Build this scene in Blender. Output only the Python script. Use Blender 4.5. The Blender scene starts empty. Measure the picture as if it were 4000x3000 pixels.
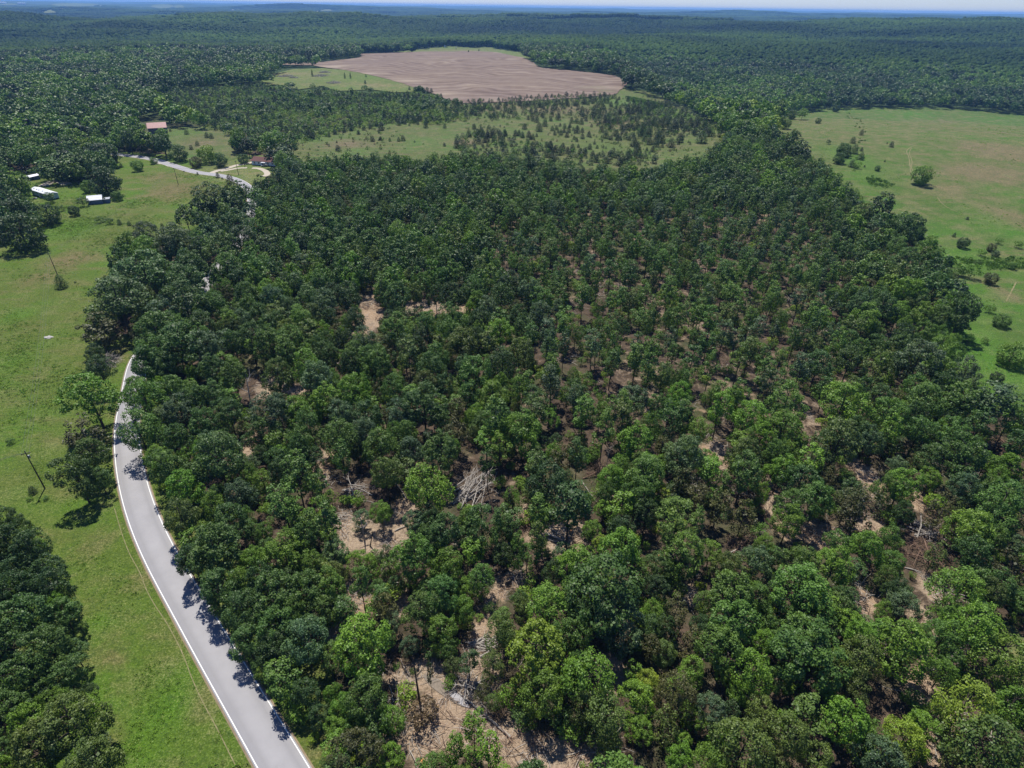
import bpy, bmesh, math, random
import numpy as np
from mathutils import Vector, Matrix, Euler
from mathutils.geometry import delaunay_2d_cdt
R = math.radians
random.seed(11)
rng = np.random.default_rng(11)
S = bpy.context.scene
COL = S.collection
# ------------------------------------------------------------------ camera
CAM_H, PITCH, ROLL, FPX = 100.0, 32.45, 0.80, 2320.0
cam_data = bpy.data.cameras.new('camera')
cam_data.sensor_width = 36.0
cam_data.lens = 36.0 * FPX / 4000.0
cam_data.clip_start = 1.0
cam_data.clip_end = 90000.0
cam = bpy.data.objects.new('camera', cam_data)
COL.objects.link(cam)
CM = Euler((R(90 - PITCH), 0, 0)).to_matrix() @ Matrix.Rotation(R(ROLL), 3, 'Z')
cam.matrix_world = Matrix.Translation((0, 0, CAM_H)) @ CM.to_4x4()
S.camera = cam
# ------------------------------------------------------------------ sky, sun, exposure
SUN_EL, SUN_AZ = R(64), math.atan2(-0.30, 1.0)      # azimuth measured from +Y towards +X
w = bpy.data.worlds.new('World'); S.world = w; w.use_nodes = True
nt = w.node_tree; nt.nodes.clear()
sky = nt.nodes.new('ShaderNodeTexSky'); sky.sky_type = 'NISHITA'; sky.sun_disc = False
sky.sun_elevation = SUN_EL; sky.sun_rotation = SUN_AZ; sky.altitude = 300
sky.air_density = 1.0; sky.dust_density = 0.0; sky.ozone_density = 5.0
bg = nt.nodes.new('ShaderNodeBackground'); bg.inputs['Strength'].default_value = 0.072
wo = nt.nodes.new('ShaderNodeOutputWorld')
tintn = nt.nodes.new('ShaderNodeMix'); tintn.data_type = 'RGBA'; tintn.blend_type = 'MULTIPLY'; tintn.inputs[0].default_value = 1.0
tintn.inputs[7].default_value = (.90, .99, 1.36, 1)      # the photograph's cool white balance
nt.links.new(sky.outputs[0], tintn.inputs[6]); nt.links.new(tintn.outputs[2], bg.inputs[0]); nt.links.new(bg.outputs[0], wo.inputs[0])
sd = bpy.data.lights.new('sun', 'SUN'); sd.energy = 5.0; sd.angle = R(0.5); sd.color = (1.0, 0.955, 0.87)
sun = bpy.data.objects.new('sun', sd); COL.objects.link(sun)
to_sun = Vector((math.sin(SUN_AZ) * math.cos(SUN_EL), math.cos(SUN_AZ) * math.cos(SUN_EL), math.sin(SUN_EL)))
sun.rotation_euler = to_sun.to_track_quat('Z', 'Y').to_euler()
S.view_settings.view_transform = 'Standard'; S.view_settings.look = 'None'
S.view_settings.exposure = 0.38; S.view_settings.gamma = 1.0
try: S.view_settings.use_curve_mapping = False
except Exception: pass
S.render.engine = 'CYCLES'
cy = S.cycles
cy.max_bounces = 5; cy.diffuse_bounces = 2; cy.glossy_bounces = 2; cy.transmission_bounces = 2
cy.volume_bounces = 2; cy.transparent_max_bounces = 4; cy.use_denoising = True
cy.caustics_reflective = False; cy.caustics_refractive = False
HAZE_DENSITY, HAZE_COL = 6.2e-5, (0.24, 0.50, 1.0)

# ------------------------------------------------------------------ noise and terrain
_P = np.random.default_rng(5).permutation(4096)
_V = np.random.default_rng(6).random(4096)
def vnoise(x, y, seed=0):
    x = np.asarray(x, float) + seed * 17.13; y = np.asarray(y, float) + seed * 9.71
    xi = np.floor(x).astype(np.int64); yi = np.floor(y).astype(np.int64)
    fx = x - xi; fy = y - yi
    fx = fx * fx * fx * (fx * (fx * 6 - 15) + 10); fy = fy * fy * fy * (fy * (fy * 6 - 15) + 10)
    h = lambda a, b: _V[_P[(_P[a & 4095] + b) & 4095]]
    return ((h(xi, yi) * (1 - fx) + h(xi + 1, yi) * fx) * (1 - fy)
            + (h(xi, yi + 1) * (1 - fx) + h(xi + 1, yi + 1) * fx) * fy) * 2 - 1
def fbm(x, y, n=4, seed=0):
    s = 0; a = 1.0; t = 0; f = 1.0
    for i in range(n):
        s = s + a * vnoise(np.asarray(x) * f, np.asarray(y) * f, seed + i); t += a; a *= .5; f *= 2.03
    return s / t
def sstep(a, b, x):
    t = np.clip((np.asarray(x, float) - a) / (b - a), 0, 1); return t * t * (3 - 2 * t)
def lerp(a, b, t): return a + (b - a) * t
CREST_X = np.array([-400, 60, 200, 300, 370, 460, 560, 700, 1200.])
CREST_Y = np.array([9000, 9000, 660, 665, 650, 625, 590, 540, 380.])
def height(x, y):
    x = np.asarray(x, float); y = np.asarray(y, float)
    r = np.hypot(x, y)
    h = 1.6 * fbm(x / 170, y / 170, 2, 3) * sstep(150, 500, r)
    # dome of the right-hand meadow, falling away steeply behind its crest
    h = h + 13 * np.exp(-((x - 420) / 230) ** 2 - ((y - 520) / 170) ** 2)
    d = y - np.interp(x, CREST_X, CREST_Y)
    h = h - 30 * sstep(0, 130, d) * sstep(150, 260, x) * (1 - sstep(1200, 2200, r))
    # broad rise that carries the ploughed field
    h = h + 11 * np.exp(-((x + 20) / 420) ** 2 - ((y - 1250) / 380) ** 2)
    # rolling wooded hills
    a1 = sstep(1100, 3000, r)
    h = h + a1 * (8 + 38 * fbm(x / 900, y / 900, 3, 21)) * (1 - .5 * sstep(6000, 9000, r))
    h = h + 7 * sstep(900, 1800, r) * fbm(x / 330, y / 330, 3, 40)
    az = np.arctan2(x, np.maximum(y, 1))
    ridge = np.exp(-((r - (3500 + 500 * np.sin(az * 3 + 1))) / 650) ** 2)
    h = h + ridge * (28 + 14 * sstep(-.75, -.05, az) * (1 - .4 * sstep(.1, .6, az)) + 9 * vnoise(az * 9, az * 0, 55) + 6 * vnoise(az * 26, az * 0, 56))
    h = h - 40 * np.exp(-((r - 5600) / 1100) ** 2) - 16 * np.exp(-((r - 2500) / 450) ** 2)
    a2 = sstep(6500, 11000, r)
    h = h + a2 * (30 + 62 * fbm(x / 2900, y / 1900, 4, 60)) + sstep(12000, 26000, r) * 18
    h = np.where(h > 92, 92 + 8 * np.tanh((h - 92) / 20), h)
    return h
CMn = np.array(CM)
def rays(px, py):
    px = np.atleast_1d(np.asarray(px, float)); py = np.atleast_1d(np.asarray(py, float))
    d = np.stack([(px - 2000) / FPX, -(py - 1500) / FPX, -np.ones_like(px)], 1)
    return d @ CMn.T
TS = np.concatenate([np.linspace(15, 1500, 520), np.geomspace(1503, 40000, 900)])
def cast(px, py, lift=0.0):
    """photo pixel (4000 x 3000) -> point on the terrain"""
    d = rays(px, py); out = np.zeros((len(d), 3))
    for i, v in enumerate(d):
        hz = math.hypot(v[0], v[1])
        X = v[0] / hz * TS; Y = v[1] / hz * TS; Z = CAM_H + v[2] / hz * TS
        g = Z - height(X, Y) - lift
        k = np.argmax(g < 0) if (g < 0).any() else len(TS) - 1
        k = max(k, 1); a = g[k - 1] / (g[k - 1] - g[k] + 1e-9); a = min(max(a, 0), 1)
        x = lerp(X[k - 1], X[k], a); y = lerp(Y[k - 1], Y[k], a)
        out[i] = (x, y, height(x, y))
    return out
def cast1(px, py, lift=0.0): return cast([px], [py], lift)[0]
def project(P):
    """world -> photo pixel (4000 x 3000) and depth"""
    q = (np.atleast_2d(P) - np.array([0, 0, CAM_H])) @ CMn
    z = np.maximum(-q[:, 2], 1e-3)
    return 2000 + FPX * q[:, 0] / z, 1500 - FPX * q[:, 1] / z, -q[:, 2]
V = 4000 / 2212.0
def vp(pts): return [(a * V, b * V) for a, b in pts]
def inpoly(px, py, poly):
    px = np.asarray(px, float); py = np.asarray(py, float); n = len(poly); ins = np.zeros(px.shape, bool)
    for i in range(n):
        x1, y1 = poly[i]; x2, y2 = poly[(i + 1) % n]
        c = ((y1 > py) != (y2 > py))
        ins ^= c & (px < (x2 - x1) * (py - y1) / ((y2 - y1) if y2 != y1 else 1e-9) + x1)
    return ins

# ------------------------------------------------------------------ materials
def mat(name):
    m = bpy.data.materials.new(name); m.use_nodes = True; t = m.node_tree; t.nodes.clear()
    o = t.nodes.new('ShaderNodeOutputMaterial'); return m, t, o
def N(t, kind, **kw):
    n = t.nodes.new(kind)
    for k, v in kw.items():
        if k in n.inputs: n.inputs[k].default_value = v
        else: setattr(n, k, v)
    return n
def L(t, a, b): t.links.new(a, b)
def noise(t, vec, scale, detail=4, rough=.55, dist=0):
    n = N(t, 'ShaderNodeTexNoise'); n.inputs['Scale'].default_value = scale; n.inputs['Detail'].default_value = detail
    n.inputs['Roughness'].default_value = rough; n.inputs['Distortion'].default_value = dist
    L(t, vec, n.inputs['Vector']); return n.outputs['Fac']
def ramp(t, fac, stops, interp='LINEAR'):
    n = N(t, 'ShaderNodeValToRGB'); cr = n.color_ramp; cr.interpolation = interp
    while len(cr.elements) < len(stops): cr.elements.new(.5)
    for e, (p, c) in zip(cr.elements, stops):
        e.position = p; e.color = (*c, 1) if len(c) == 3 else c
    L(t, fac, n.inputs[0]); return n.outputs[0]
def mixc(t, fac, a, b, mode='MIX'):
    n = N(t, 'ShaderNodeMix'); n.data_type = 'RGBA'; n.blend_type = mode
    for sock, v in ((n.inputs[0], fac), (n.inputs[6], a), (n.inputs[7], b)):
        if isinstance(v, (int, float)): sock.default_value = v
        elif isinstance(v, tuple): sock.default_value = (*v, 1) if len(v) == 3 else v
        else: L(t, v, sock)
    return n.outputs[2]
def mth(t, op, a, b=0.0, c=None):
    n = N(t, 'ShaderNodeMath'); n.operation = op
    for i, v in enumerate((a, b) if c is None else (a, b, c)):
        if isinstance(v, (int, float)): n.inputs[i].default_value = v
        else: L(t, v, n.inputs[i])
    return n.outputs[0]
def mrange(t, v, a, b, c=0., d=1.):
    n = N(t, 'ShaderNodeMapRange'); n.clamp = True
    L(t, v, n.inputs[0])
    for i, k in enumerate((a, b, c, d)): n.inputs[i + 1].default_value = k
    return n.outputs[0]
def bsdf(t, o, col, rough=.9, spec=.25, bump=None, bstr=.4, bdist=.3, metal=0.):
    b = N(t, 'ShaderNodeBsdfPrincipled'); b.inputs['Roughness'].default_value = rough
    b.inputs['Specular IOR Level'].default_value = spec; b.inputs['Metallic'].default_value = metal
    if isinstance(col, tuple): b.inputs['Base Color'].default_value = (*col, 1)
    else: L(t, col, b.inputs['Base Color'])
    if bump is not None:
        bn = N(t, 'ShaderNodeBump'); bn.inputs['Strength'].default_value = bstr; bn.inputs['Distance'].default_value = bdist
        L(t, bump, bn.inputs['Height']); L(t, bn.outputs[0], b.inputs['Normal'])
    L(t, b.outputs[0], o.inputs['Surface']); return b
def pos(t): return N(t, 'ShaderNodeNewGeometry').outputs['Position']
def attr(t, name, typ='GEOMETRY', out='Fac'):
    a = N(t, 'ShaderNodeAttribute'); a.attribute_name = name; a.attribute_type = typ; return a.outputs[out]

def leaf_material(name, source, spec=.28):
    """source: 'object' colour or the 'tint' carried by each scattered point"""
    m, t, o = mat(name)
    if source == 'object': tint = N(t, 'ShaderNodeObjectInfo').outputs['Color']
    else: tint = attr(t, 'tint', 'INSTANCER', 'Color')
    lv = attr(t, 'leafv')
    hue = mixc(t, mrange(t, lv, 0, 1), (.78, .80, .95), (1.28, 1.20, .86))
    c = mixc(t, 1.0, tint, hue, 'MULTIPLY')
    big = noise(t, pos(t), .035, 3)
    c = mixc(t, 1.0, c, ramp(t, big, [(.3, (.86, .90, .98)), (.7, (1.14, 1.10, .98))]), 'MULTIPLY')
    b = N(t, 'ShaderNodeBsdfPrincipled'); b.inputs['Roughness'].default_value = .5
    b.inputs['Specular IOR Level'].default_value = spec
    L(t, c, b.inputs['Base Color'])
    tr = N(t, 'ShaderNodeBsdfTranslucent'); L(t, mixc(t, 1.0, c, (1.15, 1.25, .55), 'MULTIPLY'), tr.inputs[0])
    mx = N(t, 'ShaderNodeMixShader'); mx.inputs[0].default_value = .22
    L(t, b.outputs[0], mx.inputs[1]); L(t, tr.outputs[0], mx.inputs[2]); L(t, mx.outputs[0], o.inputs['Surface'])
    return m
M = {}
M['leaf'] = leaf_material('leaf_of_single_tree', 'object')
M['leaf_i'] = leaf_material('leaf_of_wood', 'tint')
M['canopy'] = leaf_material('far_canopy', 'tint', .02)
def bark(name, a, b_):
    m, t, o = mat(name); p = pos(t)
    n = noise(t, p, 2.2, 5, .7)
    bsdf(t, o, ramp(t, n, [(.3, a), (.7, b_)]), .95, .1, n, .6, .08); return m
M['bark'] = bark('grey_brown_bark', (.035, .028, .022), (.12, .098, .078))
M['dead'] = bark('bleached_dead_wood', (.24, .215, .19), (.46, .42, .37))
M['deadbrown'] = bark('dry_brown_twigs', (.09, .055, .038), (.25, .17, .125))
M['log'] = bark('felled_log_bark', (.17, .15, .13), (.38, .34, .29))
M['cutwood'] = bark('fresh_cut_wood', (.50, .20, .08), (.62, .30, .13))

def meadow_material(name, base, lush, dry, dark, drybias=0.0, fine=1.0):
    m, t, o = mat(name); p = pos(t)
    n1 = noise(t, p, .018, 4, .6, .6); n2 = noise(t, p, .11, 4, .65); n3 = noise(t, p, .9 * fine, 4, .7); n4 = noise(t, p, 3.5 * fine, 3, .7)
    st = N(t, 'ShaderNodeMapping'); st.inputs['Scale'].default_value = (.25, 1, 1); st.inputs['Rotation'].default_value = (0, 0, .6)
    L(t, p, st.inputs[0]); ns = noise(t, st.outputs[0], .16, 3, .6)
    c = mixc(t, mrange(t, n1, .38, .66), base, lush)
    c = mixc(t, mth(t, 'MULTIPLY', mrange(t, mth(t, 'ADD', ns, mth(t, 'MULTIPLY', n2, .5)), .72, .98), .55), c, dry)
    da = mth(t, 'ADD', attr(t, 'dry'), drybias)
    c = mixc(t, mrange(t, mth(t, 'ADD', da, mth(t, 'MULTIPLY', mth(t, 'SUBTRACT', n2, .5), 1.6)), .15, .95), c, dry)
    la = attr(t, 'lush')
    c = mixc(t, mrange(t, mth(t, 'ADD', la, mth(t, 'MULTIPLY', mth(t, 'SUBTRACT', n2, .5), 1.6)), .2, .8), c, lush)
    c = mixc(t, mth(t, 'MULTIPLY', mrange(t, n3, .48, .66), .62), c, dark)
    sp = mrange(t, mth(t, 'ADD', n4, mth(t, 'MULTIPLY', n2, .6)), .82, 1.0)
    c = mixc(t, mth(t, 'MULTIPLY', sp, .35), c, (.26, .235, .12))
    c = mixc(t, 1.0, c, ramp(t, n4, [(.3, (.58, .62, .56)), (.7, (1.40, 1.36, 1.3))]), 'MULTIPLY')
    bp = mth(t, 'ADD', n3, mth(t, 'MULTIPLY', n4, .5))
    bsdf(t, o, c, .95, .12, bp, .9, .5); return m
GB, GL, GD, GK = (.086, .118, .022), (.070, .145, .014), (.138, .116, .052), (.036, .070, .014)
M['meadow'] = meadow_material('meadow_grass', GB, GL, GD, GK)
M['meadow_e'] = meadow_material('hill_meadow_grass', (.066, .112, .022), (.058, .138, .016), (.150, .124, .068), (.040, .075, .024), .0, .8)
M['oldfield'] = meadow_material('old_field_grass', (.086, .102, .033), (.072, .126, .027), (.140, .112, .068), (.05, .07, .032), .12, .5)
M['pasture'] = meadow_material('pale_pasture_grass', (.104, .128, .038), (.085, .138, .028), (.18, .152, .080), (.065, .095, .036), .05, .3)

def ground_material():
    m, t, o = mat('woodland_floor'); p = pos(t)
    n1 = noise(t, p, .05, 4, .6); n2 = noise(t, p, .35, 5, .7, .5); n3 = noise(t, p, 2.2, 4, .75); n4 = noise(t, p, 7, 3, .7)
    c = mixc(t, mrange(t, n2, .35, .65), (.045, .034, .024), (.12, .088, .064))
    c = mixc(t, mth(t, 'MULTIPLY', mrange(t, n1, .48, .62), .5), c, (.055, .080, .028))
    fac = mrange(t, mth(t, 'ADD', attr(t, 'dirt'), mth(t, 'MULTIPLY', mth(t, 'SUBTRACT', n2, .5), 1.35)), .27, .60)
    earth = mixc(t, mrange(t, n3, .35, .65), (.215, .160, .112), (.42, .33, .24))
    earth = mixc(t, mth(t, 'MULTIPLY', mrange(t, n1, .45, .7), .5), earth, (.36, .22, .13))
    c = mixc(t, fac, c, earth)
    far = mixc(t, mrange(t, noise(t, p, .004, 5, .7), .35, .65), (.030, .052, .022), (.055, .085, .032))
    c = mixc(t, attr(t, 'farwood'), c, far)
    c = mixc(t, 1.0, c, ramp(t, n4, [(.25, (.65, .65, .65)), (.75, (1.3, 1.28, 1.25))]), 'MULTIPLY')
    bsdf(t, o, c, 1.0, .1, mth(t, 'ADD', n2, mth(t, 'MULTIPLY', n3, .6)), .9, .6); return m
M['ground'] = ground_material()
def plough_material():
    m, t, o = mat('ploughed_soil'); p = pos(t)
    warp = noise(t, p, .006, 2, .5)
    sx = N(t, 'ShaderNodeSeparateXYZ'); L(t, p, sx.inputs[0])
    dirr = mth(t, 'ADD', mth(t, 'ADD', mth(t, 'MULTIPLY', sx.outputs[1], .985), mth(t, 'MULTIPLY', sx.outputs[0], .17)), mth(t, 'MULTIPLY', warp, 260))
    s1 = mth(t, 'SINE', mth(t, 'MULTIPLY', dirr, .30)); s2 = mth(t, 'SINE', mth(t, 'MULTIPLY', dirr, .083))
    n = noise(t, p, .08, 5, .7); nb = noise(t, p, .010, 3, .6)
    f = mth(t, 'ADD', mth(t, 'ADD', mth(t, 'MULTIPLY', s1, .30), mth(t, 'MULTIPLY', s2, .12)), mth(t, 'MULTIPLY', n, 1.1))
    c = ramp(t, mrange(t, f, .1, 1.0), [(0, (.128, .092, .070)), (.5, (.170, .128, .100)), (1, (.222, .176, .140))])
    c = mixc(t, 1.0, c, ramp(t, nb, [(.3, (.9, .88, .9)), (.7, (1.1, 1.1, 1.05))]), 'MULTIPLY')
    c = mixc(t, mth(t, 'MULTIPLY', attr(t, 'dry'), .75), c, (.34, .28, .21))
    c = mixc(t, attr(t, 'lush'), c, (.12, .12, .06))
    bsdf(t, o, c, 1.0, .1, f, .5, .4); return m
M['plough'] = plough_material()
def simple_mat(name, a, b_, scale, rough=.9, spec=.3, bs=.3, bd=.05, metal=0.):
    m, t, o = mat(name); n = noise(t, pos(t), scale, 5, .7)
    bsdf(t, o, ramp(t, n, [(.3, a), (.7, b_)]), rough, spec, n, bs, bd, metal); return m
def asphalt():
    m, t, o = mat('weathered_asphalt'); p = pos(t)
    n = noise(t, p, 18, 4, .8); n2 = noise(t, p, .25, 4, .6); n3 = noise(t, p, 1.4, 5, .7)
    c = ramp(t, n, [(.3, (.250, .243, .250)), (.7, (.325, .318, .326))])
    c = mixc(t, 1.0, c, ramp(t, n2, [(.3, (.93, .93, .93)), (.7, (1.06, 1.06, 1.06))]), 'MULTIPLY')
    tr = attr(t, 'track')
    c = mixc(t, mth(t, 'MULTIPLY', tr, .6), c, (.21, .205, .21))
    c = mixc(t, mth(t, 'MULTIPLY', mrange(t, n3, .62, .7), .25), c, (.18, .175, .17))
    bsdf(t, o, c, .85, .3, n, .2, .01); return m
M['asphalt'] = asphalt()
def paintline():
    m, t, o = mat('worn_white_road_paint'); p = pos(t); n = noise(t, p, 6, 5, .8)
    bsdf(t, o, ramp(t, n, [(.3, (.62, .61, .58)), (.6, (.80, .79, .76))]), .8, .3); return m
M['line'] = paintline()
M['gravel'] = simple_mat('pale_gravel', (.30, .26, .20), (.50, .45, .37), 3, 1, .1, .5, .05)
M['shoulder'] = simple_mat('road_shoulder_soil', (.17, .13, .085), (.27, .215, .14), 2, 1, .1, .5, .05)
M['path'] = simple_mat('trodden_dry_grass', (.10, .11, .04), (.27, .23, .13), .9, 1, .1, .5, .05)
M['mud'] = simple_mat('wet_mud', (.13, .105, .08), (.22, .18, .14), 2, .75, .3, .3, .03)
def water(name, c1, rough=.5):
    m, t, o = mat(name); bsdf(t, o, c1, rough, .5, noise(t, pos(t), 3, 2), .05, .02); return m
M['water'] = water('still_grey_water', (.13, .12, .135))
M['ywater'] = water('silty_yellow_water', (.34, .24, .10), .5)
def corrugated(name, a, b_, freq, axis=0, metal=.2, rough=.5):
    m, t, o = mat(name); tc = N(t, 'ShaderNodeTexCoord').outputs['Object']; sx = N(t, 'ShaderNodeSeparateXYZ'); L(t, tc, sx.inputs[0])
    s = mth(t, 'SINE', mth(t, 'MULTIPLY', sx.outputs[axis], freq)); n = noise(t, tc, 1.2, 5, .7)
    bsdf(t, o, ramp(t, n, [(.3, a), (.7, b_)]), rough, .4, s, .4, .03, metal); return m
M['roof_red'] = corrugated('rusty_red_metal_roof', (.115, .042, .042), (.185, .078, .076), 9)
M['roof_shingle'] = simple_mat('red_brown_shingles', (.105, .052, .046), (.165, .085, .074), 3, .9, .2, .4, .05)
M['roof_white'] = corrugated('white_metal_roof', (.66, .67, .70), (.82, .82, .84), 6, 1, .1, .4)
M['roof_grey'] = corrugated('dull_grey_metal_roof', (.28, .30, .33), (.42, .44, .48), 8, 1, .2, .5)
M['siding'] = corrugated('pale_blue_grey_siding', (.36, .42, .45), (.46, .52, .54), 14, 2, 0, .6)
M['siding_w'] = corrugated('white_siding', (.58, .60, .66), (.72, .74, .78), 14, 2, 0, .6)
M['barnwall'] = corrugated('weathered_grey_boards', (.10, .095, .10), (.19, .18, .19), 10, 0, 0, .8)
M['bluewall'] = corrugated('faded_blue_boards', (.10, .12, .20), (.16, .19, .28), 10, 0, 0, .7)
M['darkopen'] = simple_mat('dark_opening', (.012, .012, .015), (.03, .03, .035), 3, .5, .5)
M['skirt'] = simple_mat('dark_skirting', (.03, .03, .035), (.07, .07, .075), 3, .8, .2)
M['glass'] = simple_mat('window_glass', (.02, .025, .035), (.04, .05, .06), 1, .08, .6)
M['pole'] = bark('creosoted_pole_wood', (.055, .042, .032), (.13, .105, .085))
M['metal'] = simple_mat('grey_painted_metal', (.30, .31, .32), (.42, .43, .44), 2, .45, .5, .1, .01, .5)
M['wire'] = simple_mat('power_line_cable', (.10, .10, .10), (.16, .16, .16), 2, .5, .4)
M['carwhite'] = simple_mat('white_car_paint', (.70, .70, .70), (.78, .78, .78), 1, .25, .6)
M['rubber'] = simple_mat('tyre_rubber', (.015, .015, .015), (.03, .03, .03), 5, .9, .2)
M['stone'] = simple_mat('pale_limestone', (.28, .27, .25), (.45, .43, .40), 2, .9, .2, .5, .05)

# ------------------------------------------------------------------ object helpers
def mesh_np(name, verts, faces, mats, fattr=None, pattr=None, smooth=False):
    me = bpy.data.meshes.new(name)
    verts = np.asarray(verts, np.float32)
    if isinstance(faces, np.ndarray):
        nf, k = faces.shape
        me.vertices.add(len(verts)); me.vertices.foreach_set('co', verts.ravel())
        me.loops.add(nf * k); me.loops.foreach_set('vertex_index', faces.astype(np.int32).ravel())
        me.polygons.add(nf); me.polygons.foreach_set('loop_start', np.arange(0, nf * k, k, dtype=np.int32))
        me.update(calc_edges=True)
    else:
        me.from_pydata([tuple(map(float, v)) for v in verts], [], faces); me.update()
    for m_ in (mats if isinstance(mats, (list, tuple)) else [mats]): me.materials.append(m_)
    for dom, dd in (('FACE', fattr), ('POINT', pattr)):
        for k_, v in (dd or {}).items():
            a = me.attributes.new(k_, 'FLOAT', dom); a.data.foreach_set('value', np.asarray(v, np.float32))
    if smooth: me.polygons.foreach_set('use_smooth', np.ones(len(me.polygons), bool))
    return me
def tag(o, label=None, cat=None, group=None, kind=None):
    if label: o['label'] = label
    if cat: o['category'] = cat
    if group: o['group'] = group
    if kind: o['kind'] = kind
    return o
def link(name, me, parent=None, loc=None):
    o = bpy.data.objects.new(name, me); COL.objects.link(o)
    if parent is not None: o.parent = parent
    if loc is not None: o.location = loc
    return o
def empty(name, loc, rz=0.0):
    o = bpy.data.objects.new(name, None); o.empty_display_size = .5; COL.objects.link(o)
    o.location = loc; o.rotation_euler = (0, 0, rz); return o
class MB:
    def __init__(s): s.v = []; s.f = []
    def box(s, x0, x1, y0, y1, z0, z1):
        b = len(s.v); s.v += [(x, y, z) for z in (z0, z1) for y in (y0, y1) for x in (x0, x1)]
        s.f += [[b + i for i in q] for q in ((0, 2, 3, 1), (4, 5, 7, 6), (0, 1, 5, 4), (2, 6, 7, 3), (0, 4, 6, 2), (1, 3, 7, 5))]; return s
    def prism(s, prof, y0, y1):
        b = len(s.v); n = len(prof); s.v += [(x, y0, z) for x, z in prof] + [(x, y1, z) for x, z in prof]
        s.f += [[b + i for i in range(n)][::-1], [b + n + i for i in range(n)]]
        s.f += [[b + i, b + (i + 1) % n, b + n + (i + 1) % n, b + n + i] for i in range(n)]; return s
    def poly(s, pts):
        b = len(s.v); s.v += pts; s.f.append(list(range(b, b + len(pts)))); return s
    def tube(s, pts, rad, k=6):
        pts = [Vector(p) for p in pts]; b = len(s.v); n = len(pts)
        for i, p in enumerate(pts):
            d = (pts[min(i + 1, n - 1)] - pts[max(i - 1, 0)]).normalized()
            u = d.cross(Vector((.31, .17, .93)) if abs(d.z) < .9 else Vector((1, 0, 0))).normalized(); v = d.cross(u)
            for j in range(k):
                a = j * 2 * math.pi / k; s.v.append(tuple(p + (u * math.cos(a) + v * math.sin(a)) * rad[i]))
        for i in range(n - 1):
            for j in range(k):
                s.f.append([b + i * k + j, b + i * k + (j + 1) % k, b + (i + 1) * k + (j + 1) % k, b + (i + 1) * k + j])
        s.f.append([b + j for j in range(k)][::-1]); s.f.append([b + (n - 1) * k + j for j in range(k)]); return s
    def mesh(s, name, m, smooth=False): return mesh_np(name, s.v, s.f, m, smooth=smooth)
    def build(s, name, m, parent=None, smooth=False): return link(name, s.mesh(name, m, smooth), parent)

# ------------------------------------------------------------------ layout of the place (measured in the photograph)
ROAD_L = [(484, 1500), (452, 1649), (447, 1748), (461, 1884), (497, 2029), (542, 2146), (592, 2250), (678, 2408), (768, 2575), (859, 2738), (1000, 2991), (1075, 3130), (1190, 3340), (1330, 3600)]
ROAD_N = [(120, 592), (300, 596), (460, 605), (582, 620), (675, 647), (765, 674), (831, 682), (885, 692), (938, 711), (974, 742), (990, 800), (965, 890), (905, 985), (835, 1075), (762, 1165), (690, 1245), (622, 1315), (566, 1378), (524, 1438)]
def catmull(P, step):
    P = np.asarray(P, float); out = []
    Q = np.vstack([2 * P[0] - P[1], P, 2 * P[-1] - P[-2]])
    for i in range(1, len(Q) - 2):
        n = max(2, int(np.linalg.norm(Q[i + 1] - Q[i]) / step))
        for j in range(n):
            t = j / n; a, b, c, d = Q[i - 1], Q[i], Q[i + 1], Q[i + 2]
            out.append(.5 * ((2 * b) + (c - a) * t + (2 * a - 5 * b + 4 * c - d) * t * t + (3 * b - a - 3 * c + d) * t ** 3))
    out.append(P[-1]); return np.array(out)
left = cast([p[0] for p in ROAD_L], [p[1] for p in ROAD_L])[:, :2]
north = cast([p[0] for p in ROAD_N], [p[1] for p in ROAD_N])[:, :2]
left = catmull(left, 3.0)
tg = np.gradient(left, axis=0); tg /= np.linalg.norm(tg, axis=1)[:, None]
HALF = 2.95
cen = left + np.stack([-tg[:, 1], tg[:, 0]], 1) * HALF
ROADC = np.vstack([catmull(north, 5.0)[:-1], cen[1:]])
ROADC = catmull(ROADC[::2], 2.5)
for _ in range(6): ROADC[1:-1] = .25 * ROADC[:-2] + .5 * ROADC[1:-1] + .25 * ROADC[2:]
def road_dist(x, y):
    x = np.atleast_1d(x); y = np.atleast_1d(y); d = np.full(x.shape, 1e9)
    for cx, cy_ in ROADC[::2]: d = np.minimum(d, (x - cx) ** 2 + (y - cy_) ** 2)
    return np.sqrt(d)
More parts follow.
